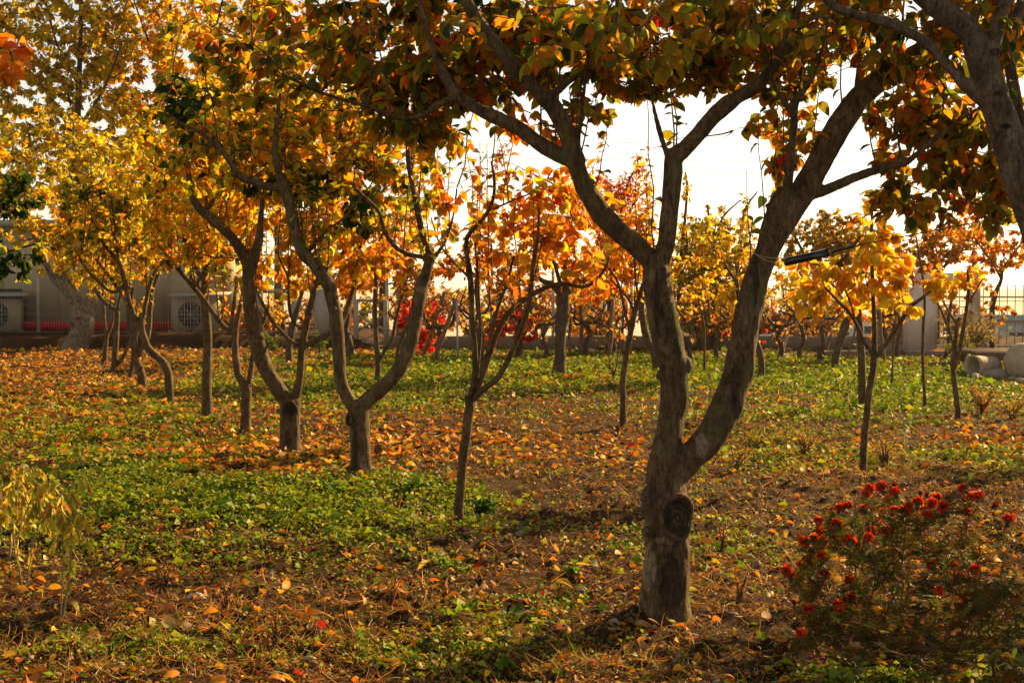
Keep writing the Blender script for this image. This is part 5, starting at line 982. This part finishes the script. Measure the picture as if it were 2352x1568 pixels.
# ================================================================ DROOPING PLANTS lower left
DP = 'drooping yellow green plants at the lower left'
def droop(px, py, tx, ty, sd, label, lx=1.0, nl=26, stems2=None):
    g_ = np.random.default_rng(sd); Y = gdist(py); r = empty('garden_plant', at(px, py, Y), label, 'plant', DP); oo = np.array(r.location); s = MB(); l = MB()
    def one(px, py, tx, ty, nl):
        A = at(px, py, Y); B = at(tx, ty, Y+g_.uniform(-.1, .1)); A[2] = -.01; m_ = (A+B)/2+g_.normal(size=3)*np.array([.02, .03, 0]); Q = spline([A, m_, B], 6); tube(s, Q, np.linspace(.0045, .002, len(Q)), 6)
        top = []
        for k in range(9):
            a = g_.uniform(0, 2*PI); j = int(len(Q)*g_.uniform(.62, .99)); d = np.array([math.cos(a), math.sin(a), 0])*g_.uniform(.04, .11)*lx
            R = spline([Q[j], Q[j]+d*.6+np.array([0, 0, .035]), Q[j]+d+np.array([0, 0, .01])], 4); tube(s, R, np.linspace(.0022, .001, len(R)), 4, cap=False); top += [R[i] for i in range(3, len(R))]
        top = np.array(top); P = top[g_.integers(0, len(top), int(nl*5.5))]; low = Q[g_.integers(int(len(Q)*.35), len(Q), max(6, nl//2))]; P = np.vstack([P, low]); n = len(P)
        D = unit(g_.normal(size=(n, 3))*np.array([.35, .35, .2])+np.array([0, 0, -1.])); L_ = g_.uniform(.035, .075, n)
        leaves(l, P, D, unit(g_.normal(size=(n, 3))*np.array([1, 1, .2])), L_, L_*.24, palette([(5, (.56, .48, .04)), (3, (.68, .52, .06)), (2, (.26, .30, .03)), (1, (.50, .24, .04))], n, g_, .15), 'hi', g_.uniform(0, .4, n))
    one(px, py, tx, ty, nl)
    for q_ in (stems2 or []): one(*q_, nl//2)
    s.build('stem', plain('plant_stem', (.24, .20, .09), .7, .3, 40) if 'plant_stem' not in bpy.data.materials else bpy.data.materials['plant_stem'], r, oo, smooth=True); l.build('leaves', COVER, r, oo, smooth=True, color=True)
droop(142, 1432, 160, 1125, 1, 'tallest drooping plant, two stems rising from the bare soil', 1.3, 34, [(138, 1428, 140, 1150)])
droop(60, 1345, 110, 1150, 2, 'drooping plant with an arching stem left of the tallest one', 1.0, 24)
droop(50, 1345, 82, 1120, 3, 'pale drooping plant sharing the arching one\'s foot', .9, 22)
droop(22, 1280, 30, 1085, 4, 'leafiest drooping plant near the left edge', 1.2, 34)
droop(36, 1282, 52, 1088, 5, 'upright drooping plant right beside the leafiest one', 1.1, 30)
droop(-8, 1300, 2, 1120, 6, 'drooping plant cut by the left edge', 1.1, 26)
# dried plants at the right and small weeds
def weed(name, label, px, py, h, w_, pal, n, sd, cat, group=None, L_=.03, slim=2.0, up=.8, kind='mid'):
    g_ = np.random.default_rng(sd); c = gnd(px, py); c[2] = float(height(c[0:1], c[1:2])[0])-.005; s = MB(); l = MB(); P = []
    for k in range(max(5, n//12)):
        a = g_.uniform(0, 2*PI); e = c+np.array([math.cos(a)*w_*g_.uniform(.2, 1), math.sin(a)*w_*g_.uniform(.2, 1), h*g_.uniform(.4, 1)]); Q = spline([c+g_.normal(size=3)*np.array([w_*.15, w_*.15, 0]), (c+e)/2+np.array([0, 0, h*.12]), e], 4)
        tube(s, Q, np.linspace(.0025, .001, len(Q))*(1+c[1]/12), 4, cap=False); P += list(Q[3:])
    P = np.array(P)[g_.integers(0, len(P), n)]+g_.normal(size=(n, 3))*w_*.08; D = unit(g_.normal(size=(n, 3))+np.array([0, 0, up-.5]))
    ll = L_*g_.uniform(.6, 1.3, n); leaves(l, P, D, unit(g_.normal(size=(n, 3))+np.array([0, 0, 1.])), ll, ll/slim, palette(pal, n, g_), kind, .4)
    r = empty(name, c, label, cat, group); s.build('stem', TWIG, r, c); l.build('leaves', COVER, r, c, smooth=True, color=True)
P_DRY = [(3, (.34, .18, .06)), (2, (.46, .26, .06)), (1, (.2, .12, .05))]; P_W = [(4, (.14, .24, .03)), (2, (.22, .30, .04))]; P_GLD = [(3, (.48, .32, .07)), (2, (.34, .30, .06)), (1, (.5, .24, .05))]
weed('dried_plant', 'withered brown plants right of the twin-stemmed sapling', 2255, 955, .28, .16, P_DRY, 160, 1, 'plant', 'withered plants', .05)
weed('dried_plant', 'withered orange brown plant at the right edge', 2325, 968, .26, .15, P_GLD, 140, 2, 'plant', 'withered plants', .05)
weed('weed', 'feathery golden weed right of the glowing sapling trunk', 2032, 1078, .26, .14, P_GLD, 260, 3, 'weed', 'low weeds', .022, 3)
weed('weed', 'golden weed in the sun behind the nearest trunk', 1690, 1085, .20, .14, P_GLD, 200, 4, 'weed', 'low weeds', .022, 3)
weed('weed', 'golden brown weed midway to the glowing sapling', 1850, 1050, .20, .16, P_GLD, 200, 5, 'weed', 'low weeds', .022, 3)
weed('weed', 'broad green leafed weed right of the broom tree foot', 1112, 1185, .11, .09, [(1, (.06, .12, .02))], 60, 6, 'weed', 'low weeds', .06, 1.8)
weed('weed', 'bright green rosette below the broom tree mound', 1040, 1308, .05, .07, P_W, 60, 7, 'weed', 'low weeds', .04, 1.7)
weed('weed', 'green rosette left of the lyre tree foot', 770, 1150, .05, .10, P_W, 60, 8, 'weed', 'low weeds', .05, 1.5)
weed('weed', 'large green rosette right of the lyre tree foot', 945, 1152, .06, .12, P_W, 70, 9, 'weed', 'low weeds', .055, 1.5)
weed('weed', 'bright green rosette midway to the nearest trunk', 1305, 1340, .05, .06, P_W, 50, 10, 'weed', 'low weeds', .04, 1.6)
weed('weed', 'leafy weed climbing at the right foot of the nearest trunk', 1568, 1432, .17, .05, [(3, (.16, .20, .04)), (1, (.35, .32, .06))], 40, 11, 'weed', 'low weeds', .05, 1.7)
weed('weed', 'pale leaved weed in the dark lower right corner', 2290, 1560, .16, .10, [(2, (.30, .32, .05)), (1, (.16, .20, .04))], 50, 12, 'weed', 'low weeds', .05, 1.8)
weed('bush', 'low grey green bush beside the open clay pot', 2205, 835, .45, .35, [(2, (.18, .20, .04)), (1, (.30, .24, .08))], 500, 13, 'bush', None, .06, 2)
weed('bush', 'dry grassy clump behind the wooden platform', 2235, 812, .75, .8, [(2, (.40, .30, .12)), (1, (.28, .26, .08))], 900, 14, 'bush', None, .10, 5)
for i, (px, py, lb) in enumerate([(620, 812, 'green seedling on the bank behind the scarred stump'), (735, 812, 'tall green seedling on the bank beside the lyre limb'), (780, 815, 'broad green seedling on the bank between the lyre limbs')]):
    weed('weed', lb, px, py, .45, .18, P_W, 180, 20+i, 'weed', 'low weeds', .06, 2)
for i, (px, py, lb) in enumerate([(515, 1440, 'stiff dead stalk behind the big yellow leaf at lower left'), (635, 1500, 'dead seed stalk at the bottom left'), (900, 1420, 'dead seed stalk left of the bottom centre'), (380, 1350, 'dead seed stalk in the sunlit litter'), (1660, 1270, 'dead seed stalk right of the nearest trunk'), (1700, 1400, 'withered stalk between the nearest trunk and the flower bush')]):
    weed('dead_stalk', lb, px, py, .14, .05, [(2, (.40, .16, .04)), (1, (.5, .3, .08))], 110, 40+i, 'stalk', 'dead seed stalks', .012, 2)
# ================================================================ HAZE
hz = MB(); box(hz, (0, 780, 8.0), (5600, 1700, 28.0)); m, n, N = newmat('air')
v = N('ShaderNodeVolumePrincipled'); v.inputs['Color'].default_value = (.95, .95, .95, 1); v.inputs['Density'].default_value = 0.00014; v.inputs['Anisotropy'].default_value = .55
o_ = N('ShaderNodeOutputMaterial'); n.links.new(v.outputs[0], o_.inputs['Volume'])
setp(hz.build('haze', m), 'thin warm haze over the far land', 'haze', kind='stuff')
